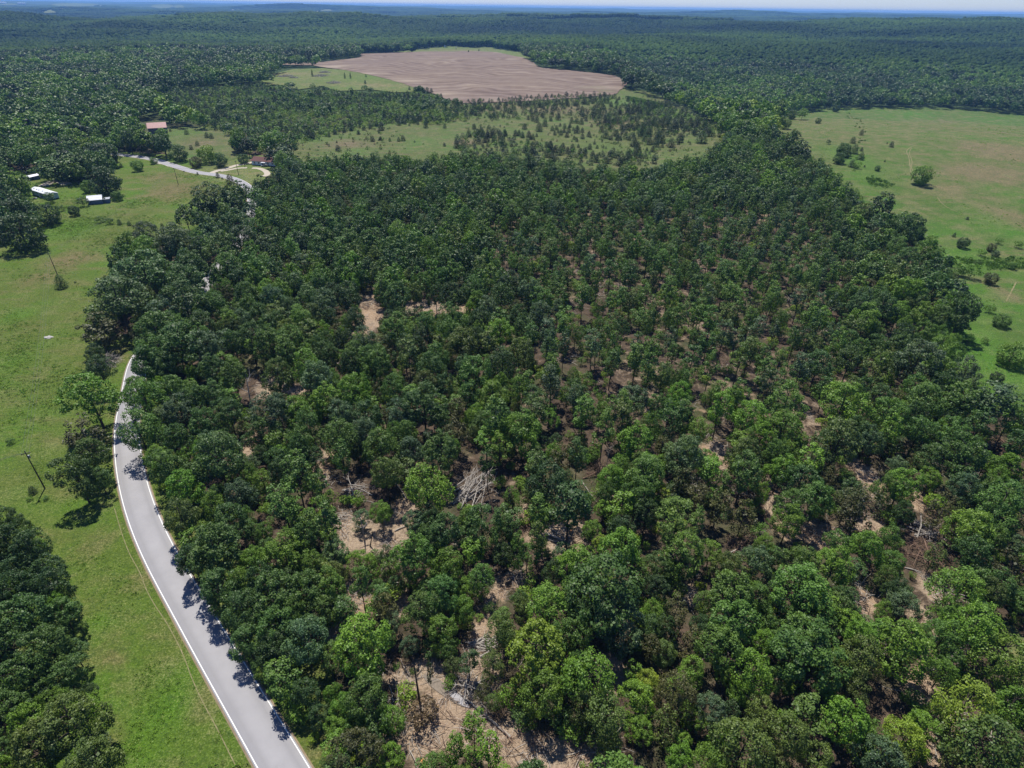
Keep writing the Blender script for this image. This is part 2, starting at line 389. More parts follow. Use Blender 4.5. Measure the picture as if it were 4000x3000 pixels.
OPEN = {
 'west': vp([(255, 330), (330, 338), (400, 352), (470, 368), (530, 388), (512, 430), (430, 440), (425, 490), (345, 500), (290, 500), (240, 545), (236, 600), (183, 665), (178, 725), (190, 765), (255, 735),
             (292, 790), (278, 900), (300, 1010), (352, 1085), (392, 1190), (480, 1340), (575, 1470), (700, 1660), (740, 1760), (275, 1760), (262, 1640), (236, 1540), (165, 1350), (130, 1235), (62, 1110), (0, 1085), (-90, 1090), (-90, 530),
             (0, 535), (95, 500), (62, 450), (55, 402), (5, 392), (30, 372), (100, 375), (170, 400), (240, 405), (255, 380), (240, 350)]),
 'lawn': vp([(440, 372), (480, 350), (545, 340), (600, 343), (612, 350), (588, 372), (560, 386), (528, 398)]),
 'barn': vp([(355, 290), (372, 278), (420, 278), (470, 284), (505, 300), (515, 330), (470, 350), (430, 342), (385, 330), (355, 310)]),
 'old': vp([(610, 320), (720, 290), (850, 268), (965, 272), (1000, 255), (930, 232), (960, 222), (1080, 222), (1150, 218), (1320, 205), (1345, 190), (1420, 215), (1510, 252), (1560, 285), (1530, 330), (1400, 358), (1280, 360), (1100, 335), (1000, 330), (900, 345), (830, 335), (650, 345)]),
 'plough': vp([(560, 137), (600, 134), (700, 134), (765, 127), (782, 122), (776, 117), (900, 113), (1000, 111), (1080, 115), (1130, 125), (1160, 143), (1168, 147), (1250, 155), (1330, 165), (1358, 178), (1345, 191), (1328, 206), (1240, 213), (1160, 219), (1080, 223), (1000, 225), (965, 216), (930, 202), (880, 185), (820, 168), (740, 152), (670, 142), (600, 141)]),
 'pasture': vp([(575, 172), (605, 159), (640, 151), (690, 149), (770, 156), (830, 170), (880, 187), (905, 197), (860, 199), (800, 193), (740, 196), (700, 185), (650, 193), (610, 182), (590, 186)]),
 'strip': vp([(850, 111), (960, 101), (1060, 103), (1120, 112), (1150, 128), (1128, 126), (1080, 116), (1000, 112), (900, 114)]),
 'east': vp([(1665, 275), (1700, 252), (1740, 243), (1800, 237), (1900, 234), (2050, 236), (2130, 242), (2320, 262), (2320, 880), (2212, 862), (2120, 835), (2052, 778), (2085, 735), (2112, 700), (2105, 650), (2055, 560), (1990, 480), (1900, 452), (1845, 415), (1790, 352), (1735, 318), (1690, 300)]),
 'gap': [(3880, 2400), (3960, 2440), (4060, 2560), (4100, 2700), (3990, 2660), (3930, 2560)],
}
THICKET = vp([(300, 215), (430, 195), (520, 185), (600, 188), (760, 193), (870, 197), (925, 200), (965, 220), (1010, 232), (1080, 226), (1010, 262), (960, 272), (850, 268), (720, 292), (620, 322), (540, 335), (500, 300), (400, 262)])
def ell(cx, cy_, a, b, n=20): return [(cx + a * math.cos(i * 2 * math.pi / n), cy_ + b * math.sin(i * 2 * math.pi / n)) for i in range(n)]
FAR_FIELDS = [('far_field', ell(292, 20, 92, 7)), ('far_field', ell(185, 46, 48, 8)), ('far_field', ell(634, 26, 44, 8)), ('far_field', ell(700, 27, 20, 6)),
              ('far_field', ell(1278, 43, 30, 5)), ('far_field', ell(296, 54, 14, 4)), ('far_field', ell(35, 19, 34, 3)), ('far_field', ell(930, 37, 26, 4))]
CLEAR = [(1000, 1530, 62, 90), (1443, 1225, 48, 85), (1690, 1200, 140, 24), (1060, 1510, 50, 28), (1165, 1548, 42, 40), (1258, 1816, 30, 50), (1440, 2100, 140, 50), (1575, 2010, 34, 50), (1860, 1905, 100, 110),
         (1360, 2055, 60, 45), (1380, 1900, 120, 70), (2285, 1855, 60, 60), (2172, 2092, 105, 58), (2030, 2010, 30, 60), (2290, 2146, 50, 30), (2405, 1950, 25, 30), (2805, 1780, 50, 45), (2795, 2100, 110, 50), (3389, 1875, 40, 62), (3203, 2090, 72, 42),
         (3384, 2056, 60, 30), (3600, 1966, 42, 32), (3615, 2085, 95, 70), (3590, 2178, 120, 66), (3927, 1748, 65, 45), (3642, 2295, 42, 42), (3630, 2450, 26, 80), (3624, 2715, 62, 85), (3642, 2950, 42, 42), (3440, 2750, 50, 110),
         (1425, 2354, 45, 65), (1375, 2313, 32, 25), (1574, 2363, 32, 34), (1316, 2490, 26, 32), (1895, 2540, 32, 130), (1935, 2300, 40, 40), (2696, 2322, 36, 36), (2140, 2960, 180, 66), (2316, 2960, 44, 60), (958, 1755, 30, 50),
         (1640, 2640, 110, 40), (1790, 2740, 110, 60), (1700, 2880, 120, 90), (1900, 2900, 120, 60), (1655, 2793, 80, 50), (2005, 2890, 80, 60), (2030, 2250, 40, 30), (3370, 2350, 50, 40), (3650, 2600, 30, 30), (2390, 2640, 50, 60), (3060, 2020, 50, 70)]
THIN = vp([(1060, 470), (1250, 430), (1500, 430), (1700, 420), (1800, 470), (1850, 560), (1790, 690), (1860, 860), (1740, 960), (1450, 930), (1250, 990), (1090, 860), (1180, 640), (1060, 560)])

# ------------------------------------------------------------------ ground and the sheets on it
dirt_pts = []
NODIRT = {(1860, 1905), (1380, 1900), (3927, 1748), (3590, 2178), (3615, 2085), (2795, 2100), (3440, 2750), (2285, 1855), (1000, 1530)}
for cx, cy_, a, b in CLEAR:
    if (cx, cy_) in NODIRT: continue
    p = cast1(cx, cy_); q = cast1(cx + a, cy_); r_ = cast1(cx, cy_ - b)
    dirt_pts.append((p[0], p[1], max(2.5, abs(q[0] - p[0]) * 1.15), max(2.5, np.hypot(*(r_[:2] - p[:2])) * 1.1)))
thin_xy = [tuple(v) for v in cast([p[0] for p in THIN], [p[1] for p in THIN])[:, :2]]
def dirt_field(x, y):
    d = np.zeros_like(x)
    for cx, cy_, a, b in dirt_pts:
        d = np.maximum(d, 1.15 * np.exp(-(((x - cx) / a) ** 2 + ((y - cy_) / b) ** 2) * .8))
    th = inpoly(x, y, thin_xy)
    d = np.maximum(d, th * (.22 + .25 * fbm(x / 22, y / 22, 3, 77)))
    d = np.maximum(d, (np.hypot(x, y) < 450) * (.02 + .34 * fbm(x / 17, y / 17, 3, 78)))
    return d
def build_ground():
    rr = [25.0]
    while rr[-1] < 34000: rr.append(rr[-1] + min(max(.9 + .012 * rr[-1], .019 * rr[-1]), 900))
    rr = np.array(rr)
    aa = np.concatenate([np.linspace(-180, -72, 28)[:-1], np.linspace(-72, 72, 361), np.linspace(72, 180, 28)[1:-1]])
    A, RR = np.meshgrid(np.radians(aa), rr); x = RR * np.sin(A); y = RR * np.cos(A); z = height(x, y)
    nr, na = x.shape; v = np.stack([x, y, z], -1).reshape(-1, 3)
    i = np.arange(nr - 1)[:, None] * na; j = np.arange(na)[None, :]; j2 = (j + 1) % na
    f = np.stack([i + j, i + na + j, i + na + j2, i + j2], -1).reshape(-1, 4)
    v = np.vstack([v, [[0, 0, float(height(0, 0))]]])
    xx, yy = v[:, 0], v[:, 1]
    near = np.hypot(xx, yy) < 900
    dirt = np.zeros(len(v)); dirt[near] = dirt_field(xx[near], yy[near])
    fw = sstep(450, 900, np.hypot(xx, yy))
    me = mesh_np('ground', v, f[:, ::-1].copy(), M['ground'], pattr={'dirt': dirt, 'farwood': fw}, smooth=True)
    tag(link('ground', me), kind='structure')
    c = MB(); n = 40
    c.v = [(25 * math.sin(k * 2 * math.pi / n), 25 * math.cos(k * 2 * math.pi / n), -.02) for k in range(n)]; c.f = [list(range(n))[::-1]]
build_ground()
def blob(px, py, a, b, s=1.0):
    p = cast1(px, py); q = cast1(px + a, py); r_ = cast1(px, py - b)
    return (p[0], p[1], max(3, np.hypot(*(q - p)[:2])), max(3, np.hypot(*(r_ - p)[:2])), s)
def fieldval(blobs, x, y):
    d = np.zeros_like(x)
    for cx, cy_, a, b, s in blobs: d = np.maximum(d, s * np.exp(-(((x - cx) / a) ** 2 + ((y - cy_) / b) ** 2)))
    return d
def sheet(name, poly_px, spacing, lift, m, jit=1.0, dry=(), lush=(), world=False, kind='structure', grow=0):
    P = np.array(poly_px, float) if world else cast([p[0] for p in poly_px], [p[1] for p in poly_px])[:, :2]
    if grow:
        ar = .5 * np.sum(P[:, 0] * np.roll(P[:, 1], -1) - np.roll(P[:, 0], -1) * P[:, 1]); tt = np.roll(P, -1, 0) - np.roll(P, 1, 0); tt /= np.linalg.norm(tt, axis=1)[:, None] + 1e-9
        P = P + np.stack([tt[:, 1], -tt[:, 0]], 1) * grow * (1 if ar > 0 else -1)
    pts = []
    for i in range(len(P)):
        a, b = P[i], P[(i + 1) % len(P)]; d = np.linalg.norm(b - a); n = max(1, int(d / (spacing * .6)))
        nn = np.array([-(b - a)[1], (b - a)[0]]) / (d + 1e-9)
        for k in range(n):
            q = a + (b - a) * k / n; pts.append(q + nn * jit * float(fbm(q[0] / (6 + jit * 5), q[1] / (6 + jit * 5), 2, 9)))
    B = np.array(pts); nb = len(B)
    x0, y0 = B.min(0); x1, y1 = B.max(0)
    gx, gy = np.meshgrid(np.arange(x0, x1, spacing), np.arange(y0, y1, spacing))
    gx = gx.ravel() + rng.uniform(-.25, .25, gx.size) * spacing; gy = gy.ravel() + rng.uniform(-.25, .25, gy.size) * spacing
    k = inpoly(gx, gy, [tuple(q) for q in B]); G = np.stack([gx[k], gy[k]], 1)
    if len(G) > 14000: G = G[rng.choice(len(G), 14000, replace=False)]
    allp = np.vstack([B, G]) if len(G) else B
    r = delaunay_2d_cdt([Vector(map(float, q)) for q in allp], [(i, (i + 1) % nb) for i in range(nb)], [], 1, 1e-3)
    v2 = np.array([tuple(q) for q in r[0]]); fs = [list(f) for f in r[2]]
    z = height(v2[:, 0], v2[:, 1]) + lift
    fs2 = []
    for f in fs:
        a, b, c = v2[f[0]], v2[f[1]], v2[f[2]]
        fs2.append(f if (b[0] - a[0]) * (c[1] - a[1]) - (b[1] - a[1]) * (c[0] - a[0]) > 0 else f[::-1])
    me = mesh_np(name, np.column_stack([v2, z]), np.array(fs2), m, smooth=True,
                 pattr={'dry': fieldval(dry, v2[:, 0], v2[:, 1]), 'lush': fieldval(lush, v2[:, 0], v2[:, 1])})
    o = link(name, me); tag(o, kind=kind); return o, P
sheet('west_meadow', OPEN['west'], 5.0, .10, M['meadow'], 1.2, grow=9,
      dry=[blob(270, 1015, 110, 40), blob(150, 1090, 60, 30, .9), blob(690, 745, 130, 38, 1.1), blob(640, 690, 90, 20, .8), blob(345, 2150, 60, 70, .7), blob(520, 2680, 60, 90, .8), blob(430, 2560, 40, 50, .7), blob(480, 2850, 50, 60, .7), blob(780, 2760, 30, 60, .6), blob(480, 2290, 60, 50, .5), blob(650, 2190, 18, 60, .9), blob(1150, 2960, 60, 50, 1.0), blob(455, 1390, 30, 60, .9)],
      lush=[blob(70, 1235, 60, 30), blob(640, 2780, 90, 160, 1.1), blob(560, 2640, 50, 60, .8), blob(400, 2420, 80, 40, .8), blob(260, 900, 130, 40), blob(80, 1410, 80, 90, .6), blob(560, 2960, 110, 60, 1), blob(150, 1830, 60, 60, .6), blob(90, 1960, 100, 80, .5)])
sheet('east_meadow', OPEN['east'], 9.0, .22, M['meadow_e'], 1.5, grow=13,
      dry=[blob(3900, 590, 200, 45, 1.1), blob(3850, 680, 240, 50, 1.1), blob(3960, 850, 90, 70, .9), blob(3700, 740, 160, 40, .8), blob(3400, 470, 260, 18, .55), blob(3700, 480, 200, 16, .6), blob(3860, 520, 180, 16, .7), blob(3920, 1140, 50, 60, .8), blob(3780, 890, 60, 20, .6)],
      lush=[blob(3750, 1330, 160, 160, 1.1), blob(3720, 1150, 110, 90, .9), blob(3750, 1010, 140, 50, .8), blob(3330, 620, 100, 60, .7), blob(3960, 440, 60, 25, .8), blob(3900, 900, 110, 60, .5), blob(3400, 700, 90, 40, .7)])
sheet('old_field', OPEN['old'], 10.0, .35, M['oldfield'], 3.0, grow=22,
      dry=[blob(1815, 557, 50, 10, 1.4), blob(1360, 565, 90, 14, 1.0), blob(2200, 430, 200, 16, .8), blob(2400, 480, 150, 20, .7), blob(1950, 420, 160, 16, .7)],
      lush=[blob(1220, 545, 80, 12, 1), blob(1400, 590, 60, 10, .9), blob(2400, 400, 60, 14, 1), blob(2350, 570, 120, 30, .5), blob(2560, 420, 80, 30, .9)])
sheet('barn_field', OPEN['barn'], 8.0, .30, M['oldfield'], 2.0, grow=10, dry=[blob(800, 560, 60, 12, .8)], lush=[blob(690, 520, 50, 14, 1)])
sheet('house_lawn', OPEN['lawn'], 6.0, .18, M['pasture'], 1.0, grow=8, dry=[blob(990, 680, 80, 6, .8)])
sheet('pasture', OPEN['pasture'], 16.0, .8, M['pasture'], 3.0, grow=8, dry=[blob(1150, 290, 150, 5, .8), blob(1500, 335, 150, 8, .8)], lush=[blob(1450, 300, 80, 12, .8)])
sheet('pasture_strip', OPEN['strip'], 18.0, .8, M['pasture'], 3.0, dry=[blob(1800, 198, 150, 4, .6)])
sheet('ploughed_field', OPEN['plough'], 17.0, 1.1, M['plough'], 2.0,
      dry=[blob(1440, 290, 60, 5, .9), blob(1600, 320, 60, 6, .8), blob(1300, 262, 80, 4, .8), blob(1730, 370, 60, 8, .7), blob(2360, 345, 70, 3, .8), blob(1760, 236, 16, 1.5, 1)],
      lush=[blob(2325, 345, 34, 3.0, .9), blob(2370, 356, 30, 3.2, .9), blob(1730, 235, 20, 1.2, .6)])
sheet('roadside_gap', OPEN['gap'], 4.0, .15, M['oldfield'], .8)
for nm, pl in FAR_FIELDS:
    try: sheet(nm, pl, 90.0, 6.0, M['pasture'], 6.0, dry=[(0, 5000, 9e3, 9e3, .35)])
    except Exception as e: print('far field', e)

def strip(name, C, offs, lift, m, kind='structure', parent=None, track=None):
    C = np.asarray(C, float); t = np.gradient(C, axis=0); t /= np.linalg.norm(t, axis=1)[:, None] + 1e-9
    nrm = np.stack([-t[:, 1], t[:, 0]], 1); k = len(offs); n = len(C)
    zc = height(C[:, 0], C[:, 1])
    vs = []
    for o_ in offs:
        oo, dz = o_ if isinstance(o_, tuple) else (o_, 0)
        q = C + nrm * (oo if np.isscalar(oo) else np.asarray(oo)[:, None]); vs.append(np.column_stack([q, zc + lift + dz]))
    v = np.stack(vs, 1).reshape(-1, 3)
    i = np.arange(n - 1)[:, None] * k; j = np.arange(k - 1)[None, :]
    f = np.stack([i + j, i + k + j, i + k + j + 1, i + j + 1], -1).reshape(-1, 4)
    if True:
        a, b, c = v[f[0, 0]], v[f[0, 1]], v[f[0, 2]]
        if np.cross(b - a, c - a)[2] < 0: f = f[:, ::-1].copy()
    pa = {'track': np.tile(np.array(track, float), n)} if track is not None else None
    me = mesh_np(name, v, f, m, pattr=pa, smooth=False)
    o = link(name, me, parent)
    if parent is None: tag(o, kind=kind)
    return o
strip('road_shoulder', ROADC, [(-HALF - 1.2, -.45), (-HALF - .38, .0), (HALF + .38, .0), (HALF + 1.2, -.45)], .20, M['shoulder'])
road = strip('road', ROADC, [(-HALF - .28, -.12), (-HALF - .2, 0), -1.9, -1.1, -.5, .5, 1.1, 1.9, (HALF + .2, 0), (HALF + .28, -.12)], .28, M['asphalt'], track=[0, 0, 1, .2, 0, 0, .2, 1, 0, 0])
strip('edge_line', ROADC, [-HALF - .03, -HALF + .13], .286, M['line'], parent=road)
strip('edge_line', ROADC, [HALF - .12, HALF + .02], .286, M['line'], parent=road)
def pxline(pts, step=2.0): return catmull(cast([p[0] for p in pts], [p[1] for p in pts])[:, :2], step)
strip('driveway', pxline([(824, 678), (850, 668), (890, 658), (925, 647), (965, 640), (990, 634)], 4), [-2.2, 2.2], .30, M['gravel'])
strip('driveway', pxline([(862, 670), (900, 664), (930, 658), (965, 657)], 4), [-1.6, 1.6], .26, M['gravel'])
strip('driveway', pxline([(985, 658), (1010, 659), (1035, 668), (1045, 682), (1030, 690)], 3), [-2.0, 2.0], .27, M['gravel'])
strip('driveway', pxline([(168, 728), (190, 716), (215, 708), (245, 712), (262, 722)], 3), [-3.0, 3.0], .2, M['gravel'])
strip('driveway', pxline([(606, 640), (640, 640), (668, 650)], 3), [-2.0, 2.0], .2, M['gravel'])
strip('footpath', pxline([(448, 1988), (475, 2080), (505, 2160), (545, 2235), (575, 2310), (610, 2372), (655, 2440), (712, 2550), (750, 2650), (792, 2742), (850, 2850), (920, 2990), (990, 3120)], 1.2), [-.075, .075], .115, M['path'])
strip('footpath', pxline([(3578, 570), (3558, 576), (3541, 592), (3549, 615), (3553, 640), (3558, 680), (3565, 700)], 4), [-.3, .3], .34, M['path'])
strip('footpath', pxline([(3560, 578), (3552, 600), (3562, 632), (3560, 655), (3575, 690)], 4), [-.25, .25], .34, M['path'])
strip('footpath', pxline([(3660, 772), (3675, 792), (3700, 812), (3740, 830)], 3), [-.22, .22], .32, M['path'])
strip('footpath', pxline([(3968, 1105), (3950, 1140), (3930, 1178)], 2), [-.25, .25], .3, M['path'])
def puddle(name, px, m, lift=.12):
    sheet(name, px, 1.0, lift, m, .25)
def orient_ell(cx, cy_, a, b, ang, n=18):
    c, s = math.cos(ang), math.sin(ang)
    return [(cx + a * math.cos(k) * c - b * math.sin(k) * s, cy_ + a * math.cos(k) * s + b * math.sin(k) * c) for k in np.linspace(0, 2 * math.pi, n, endpoint=False)]
puddle('mud', orient_ell(1740, 2700, 110, 22, .62), M['mud'], .10)
puddle('puddle', orient_ell(1790, 2730, 58, 16, .66), M['water'], .16)
puddle('puddle', orient_ell(1649, 2779, 7, 30, 0), M['mud'], .15)
puddle('puddle', orient_ell(3649, 2779, 9, 36, -.1), M['ywater'], .14)
puddle('puddle', orient_ell(3606, 2755, 6, 12, 0), M['ywater'], .14)

# ------------------------------------------------------------------ tree meshes
def unit(a): return a / (np.linalg.norm(a, axis=1)[:, None] + 1e-9)
def leaf_quads(P, Nn, size, g, asp=.8):
    n = len(P); u = unit(np.cross(Nn, unit(g.normal(size=(n, 3))))); v = np.cross(Nn, u)
    s = (size * g.uniform(.6, 1.35, n))[:, None] * .5; bend = Nn * s * .25
    q = np.stack([P - u * s, P - v * s * asp + bend, P + u * s, P + v * s * asp + bend], 1).reshape(-1, 3)
    return q, np.arange(4 * n).reshape(n, 4)
def crown(name, seed, rx=5., rz=5., zc=10., nc=44, nl=80, leaf=.42, low=-.45, rc=(.24, .36), inner=50, spread=.0, m='leaf', flat=.8, droop=0., masses=None):
    g = np.random.default_rng(seed)
    nm_ = int(g.integers(3, 6)) if masses is None else masses
    am = g.uniform(0, 6.28) + np.arange(nm_) * 6.283 / max(nm_, 1) + g.uniform(-.4, .4, nm_)
    off = g.uniform(.30, .52, nm_); zm = g.uniform(-.38, .30, nm_); mr = g.uniform(.48, .66, nm_)
    MC = np.column_stack([off * np.cos(am), off * np.sin(am), zm]); MC = np.vstack([[[g.uniform(-.12, .12), g.uniform(-.12, .12), .28]], MC]); mr = np.append(.66, mr)
    if masses == 0: MC = np.zeros((1, 3)); mr = np.array([.86])
    Cl, Dl = [], []; tries = 0
    while len(Cl) < nc and tries < nc * 40:
        tries += 1; j = int(g.integers(len(MC))); v = g.normal(size=3); v /= np.linalg.norm(v)
        if v[2] < low: continue
        p_ = MC[j] + v * mr[j] * g.uniform(.80, 1.02)
        if any(np.linalg.norm((p_ - MC[q]) / 1.0) < mr[q] * .74 for q in range(len(MC)) if q != j): continue
        if any(np.linalg.norm(p_ - q) < .17 * (46 / nc) ** .5 for q in Cl): continue
        Cl.append(p_); Dl.append(v * .7 + p_ * .5)
    nc = len(Cl); d = unit(np.array(Dl)); C = np.array(Cl) * (1 + spread * g.uniform(-.25, .25, (nc, 1))) * np.array([rx, rx, rz]) + np.array([0, 0, zc]); Rc = rx * g.uniform(*rc, nc)
    cv = g.uniform(0, 1, nc)
    w_ = g.uniform(.55, 1.35, nc) * (Rc / Rc.mean()) ** 1.6; cnt = np.maximum(3, (nl * w_).astype(int)); idx = np.repeat(np.arange(nc), cnt); n = len(idx)
    dd = unit(g.normal(size=(n, 3)) + .75 * d[idx] + np.array([0, 0, .35]))
    P = C[idx] + dd * (Rc[idx] * g.uniform(.62, 1.08, n))[:, None] * np.array([1, 1, flat]) + g.normal(size=(n, 3)) * .12
    if droop: P[:, 2] -= droop * g.uniform(0, 1, n) ** 2
    Nn = unit(dd + .55 * g.normal(size=(n, 3)) + np.array([0, 0, .45]))
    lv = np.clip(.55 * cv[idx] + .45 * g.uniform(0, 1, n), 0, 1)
    if inner:
        di = unit(g.normal(size=(inner, 3))); Pi = di * g.uniform(.15, .6, inner)[:, None] * np.array([rx, rx, rz]) + np.array([0, 0, zc])
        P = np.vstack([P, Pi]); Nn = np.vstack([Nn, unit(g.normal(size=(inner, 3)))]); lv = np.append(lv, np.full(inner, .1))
        q, f_ = leaf_quads(P, Nn, leaf, g); sc = np.repeat(P[-inner:], 4, 0); q[-4 * inner:] = sc + (q[-4 * inner:] - sc) * 2.2
    else: q, f_ = leaf_quads(P, Nn, leaf, g)
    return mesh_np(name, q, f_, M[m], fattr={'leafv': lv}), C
def trunk(name, seed, C, H0, r0=.26, zb=5., nlimb=9, k=6, lean=.4, m='bark'):
    g = np.random.default_rng(seed + 500); b = MB()
    lx, ly = g.uniform(-lean, lean, 2); top = C[:, 2].max() - .8
    pts = [(lx * t * t, ly * t * t, top * t) for t in (0, .04, .3, .6, .85, 1)]
    b.tube(pts, [r0 * 1.35, r0, r0 * .8, r0 * .6, r0 * .35, r0 * .12], k)
    for c in C[g.permutation(len(C))[:nlimb]]:
        t = min(.9, max(.25, (c[2] - abs(c[0]) * .5 - abs(c[1]) * .5 - 1) / top)); s_ = Vector((lx * t * t, ly * t * t, top * t)); e = Vector(c)
        mid = (s_ + e) / 2 + Vector((0, 0, .4)); b.tube([s_, mid, e], [r0 * .42, r0 * .25, r0 * .07], 4)
    return b.mesh(name, M[m])
def cedar(name, seed, rx=2., H=8., n=1500, leaf=.32, m='leaf', p=.75, z0=.25):
    g = np.random.default_rng(seed); u = g.uniform(0, 1, n) ** .8; z = z0 + (H - z0) * (1 - (1 - u) ** .62) * .99
    t = (z - z0) / (H - z0); prof = np.clip((1 - t), 0, 1) ** p * np.clip(t * 7 + .45, 0, 1)
    ph = g.uniform(0, 2 * math.pi, n)
    lump = 1 + .16 * np.sin(ph * 3 + z * 1.7 + seed) + .13 * np.sin(ph * 5 - z * 2.6 + seed * 2) + .1 * g.normal(size=n)
    rr = rx * prof * lump * np.where(g.uniform(size=n) < .2, g.uniform(.4, .9, n), g.uniform(.88, 1.05, n))
    P = np.stack([rr * np.cos(ph), rr * np.sin(ph), z], 1)
    out = np.stack([np.cos(ph), np.sin(ph), np.full(n, .55)], 1)
    Nn = unit(out + .6 * g.normal(size=(n, 3))); q, f = leaf_quads(P, Nn, leaf, g, .6)
    lv = np.clip(.5 + .35 * np.sin(ph * 3 + z * 1.7 + seed) + g.uniform(-.3, .3, n), 0, 1)
    return mesh_np(name, q, f, M[m], fattr={'leafv': lv})
def ctrunk(name, H, r0=.16):
    b = MB(); b.tube([(0, 0, -.2), (0, 0, H * .5), (0, 0, H * .95)], [r0, r0 * .6, r0 * .1], 6); return b.mesh(name, M['bark'])

# kinds: name -> list of (crown mesh, trunk mesh), nominal radius, height, crown centre height
KIND = {}
def both(me): c = me.copy(); c.materials.clear(); c.materials.append(M['leaf_i']); return c
def reg(kind, rx, H, zc, items): KIND[kind] = dict(rx=rx, H=H, zc=zc, items=items)
it = []
for s_ in range(6):
    nc = [84, 92, 74, 100, 80, 66][s_]
    me, C = crown('crown', 100 + s_, 5., 6.1, 8.9, nc=nc, nl=int(5700 / nc), leaf=.37, low=-.75, rc=[(.13, .25), (.12, .22), (.15, .27), (.11, .21), (.13, .25), (.16, .28)][s_])
    it.append((me, trunk('trunk', s_, C, 15)))
reg('oak', 5., 15., 8.9, it)
it = []
for s_ in range(3):
    me, C = crown('crown', 140 + s_, 5., 6.2, 8.8, nc=95, nl=42, leaf=.36, low=-.8, rc=(.15, .24), spread=.15, flat=1.1, droop=.5); it.append((me, trunk('trunk', 30 + s_, C, 15)))
reg('fine', 5., 15., 8.8, it)
it = []
for s_ in range(4):
    me, C = crown('crown', 160 + s_, 2.9, 6.2, 11.8, nc=[32, 26, 36, 22][s_], nl=[60, 55, 50, 60][s_], leaf=.44, low=-.9, rc=(.24, .42), spread=.4, inner=12, masses=3); it.append((me, trunk('trunk', 60 + s_, C, 18, .2, nlimb=7, lean=.7)))
reg('slim', 2.9, 18., 11.8, it)
it = []
for s_ in range(3):
    me, C = crown('crown', 180 + s_, 2.0, 1.9, 2.3, nc=22, nl=38, leaf=.30, low=-.85, rc=(.28, .45), spread=.35, inner=10); it.append((me, trunk('trunk', 80 + s_, C, 4, .07, nlimb=5, lean=.2)))
reg('bush', 2.0, 4.2, 2.3, it)
it = []
for s_ in range(4): it.append((cedar('crown', 200 + s_, 2., 8., 1500, .34, p=[.42, .36, .52, .46][s_]), ctrunk('trunk', 8)))
reg('cedar', 2., 8., 3.6, it)
it = []
for s_ in range(3):
    me, C = crown('crown', 220 + s_, 2.6, 5.4, 6.6, nc=34, nl=48, leaf=.34, low=-.9, rc=(.22, .36), spread=.3, inner=14, flat=.9)
    it.append((me, trunk('trunk', 90 + s_, C, 12, .15, nlimb=8, lean=.5)))
reg('woodcedar', 2.6, 12., 6.6, it)
it = []
for s_ in range(3):
    me, C = crown('crown', 240 + s_, 5., 4.9, 4.8, nc=96, nl=48, leaf=.42, low=-.98, rc=(.16, .30), masses=0, spread=.35); it.append((me, trunk('trunk', 95 + s_, C, 9.5)))
reg('round', 5., 9.5, 4.9, it)
# lighter versions for trees seen farther off
it = []
for s_ in range(6):
    me, C = crown('crown', 300 + s_, 5., 6.0, 8.9, nc=44, nl=28, leaf=.78, low=-.75, rc=(.2, .32), inner=14, m='leaf_i'); it.append((me, trunk('trunk', 120 + s_, C, 15, k=4, nlimb=4)))
reg('oak_mid', 5., 15., 8.9, it)
it = []
for s_ in range(6):
    me, C = crown('crown', 320 + s_, 5., 5.4, 9.0, nc=26, nl=10, leaf=1.55, low=-.6, rc=(.26, .4), inner=6, m='leaf_i'); it.append((me, None))
reg('oak_far', 5., 15., 9.0, it)
it = []
for s_ in range(3): it.append((cedar('crown', 340 + s_, 2., 8., 170, .85, 'leaf_i', p=[.42, .36, .5][s_]), None))
reg('cedar_far', 2., 8., 3.6, it)
it = []
for s_ in range(3):
    me, C = crown('crown', 350 + s_, 2.0, 1.9, 2.3, nc=14, nl=10, leaf=.65, low=-.85, rc=(.3, .45), spread=.3, inner=0, m='leaf_i'); it.append((me, None))
reg('bush_far', 2.0, 4.2, 2.3, it)

TINT = {'O': (.068, .132, .034), 'D': (.044, .086, .026), 'G': (.118, .220, .028), 'Y': (.175, .265, .028), 'B': (.080, .134, .062),
        'C': (.072, .078, .028), 'L': (.094, .138, .034), 'S': (.096, .178, .032), 'H': (.108, .200, .027), 'K': (.024, .046, .020), 'R': (.15, .110, .065), 'M': (.086, .162, .032)}
TNAME = {'O': 'mid green', 'D': 'dark green', 'G': 'bright green', 'Y': 'yellow green', 'B': 'blue green', 'C': 'brownish dark green', 'L': 'olive green', 'S': 'fresh green', 'H': 'lively green', 'K': 'very dark green', 'R': 'brown withered', 'M': 'medium green'}

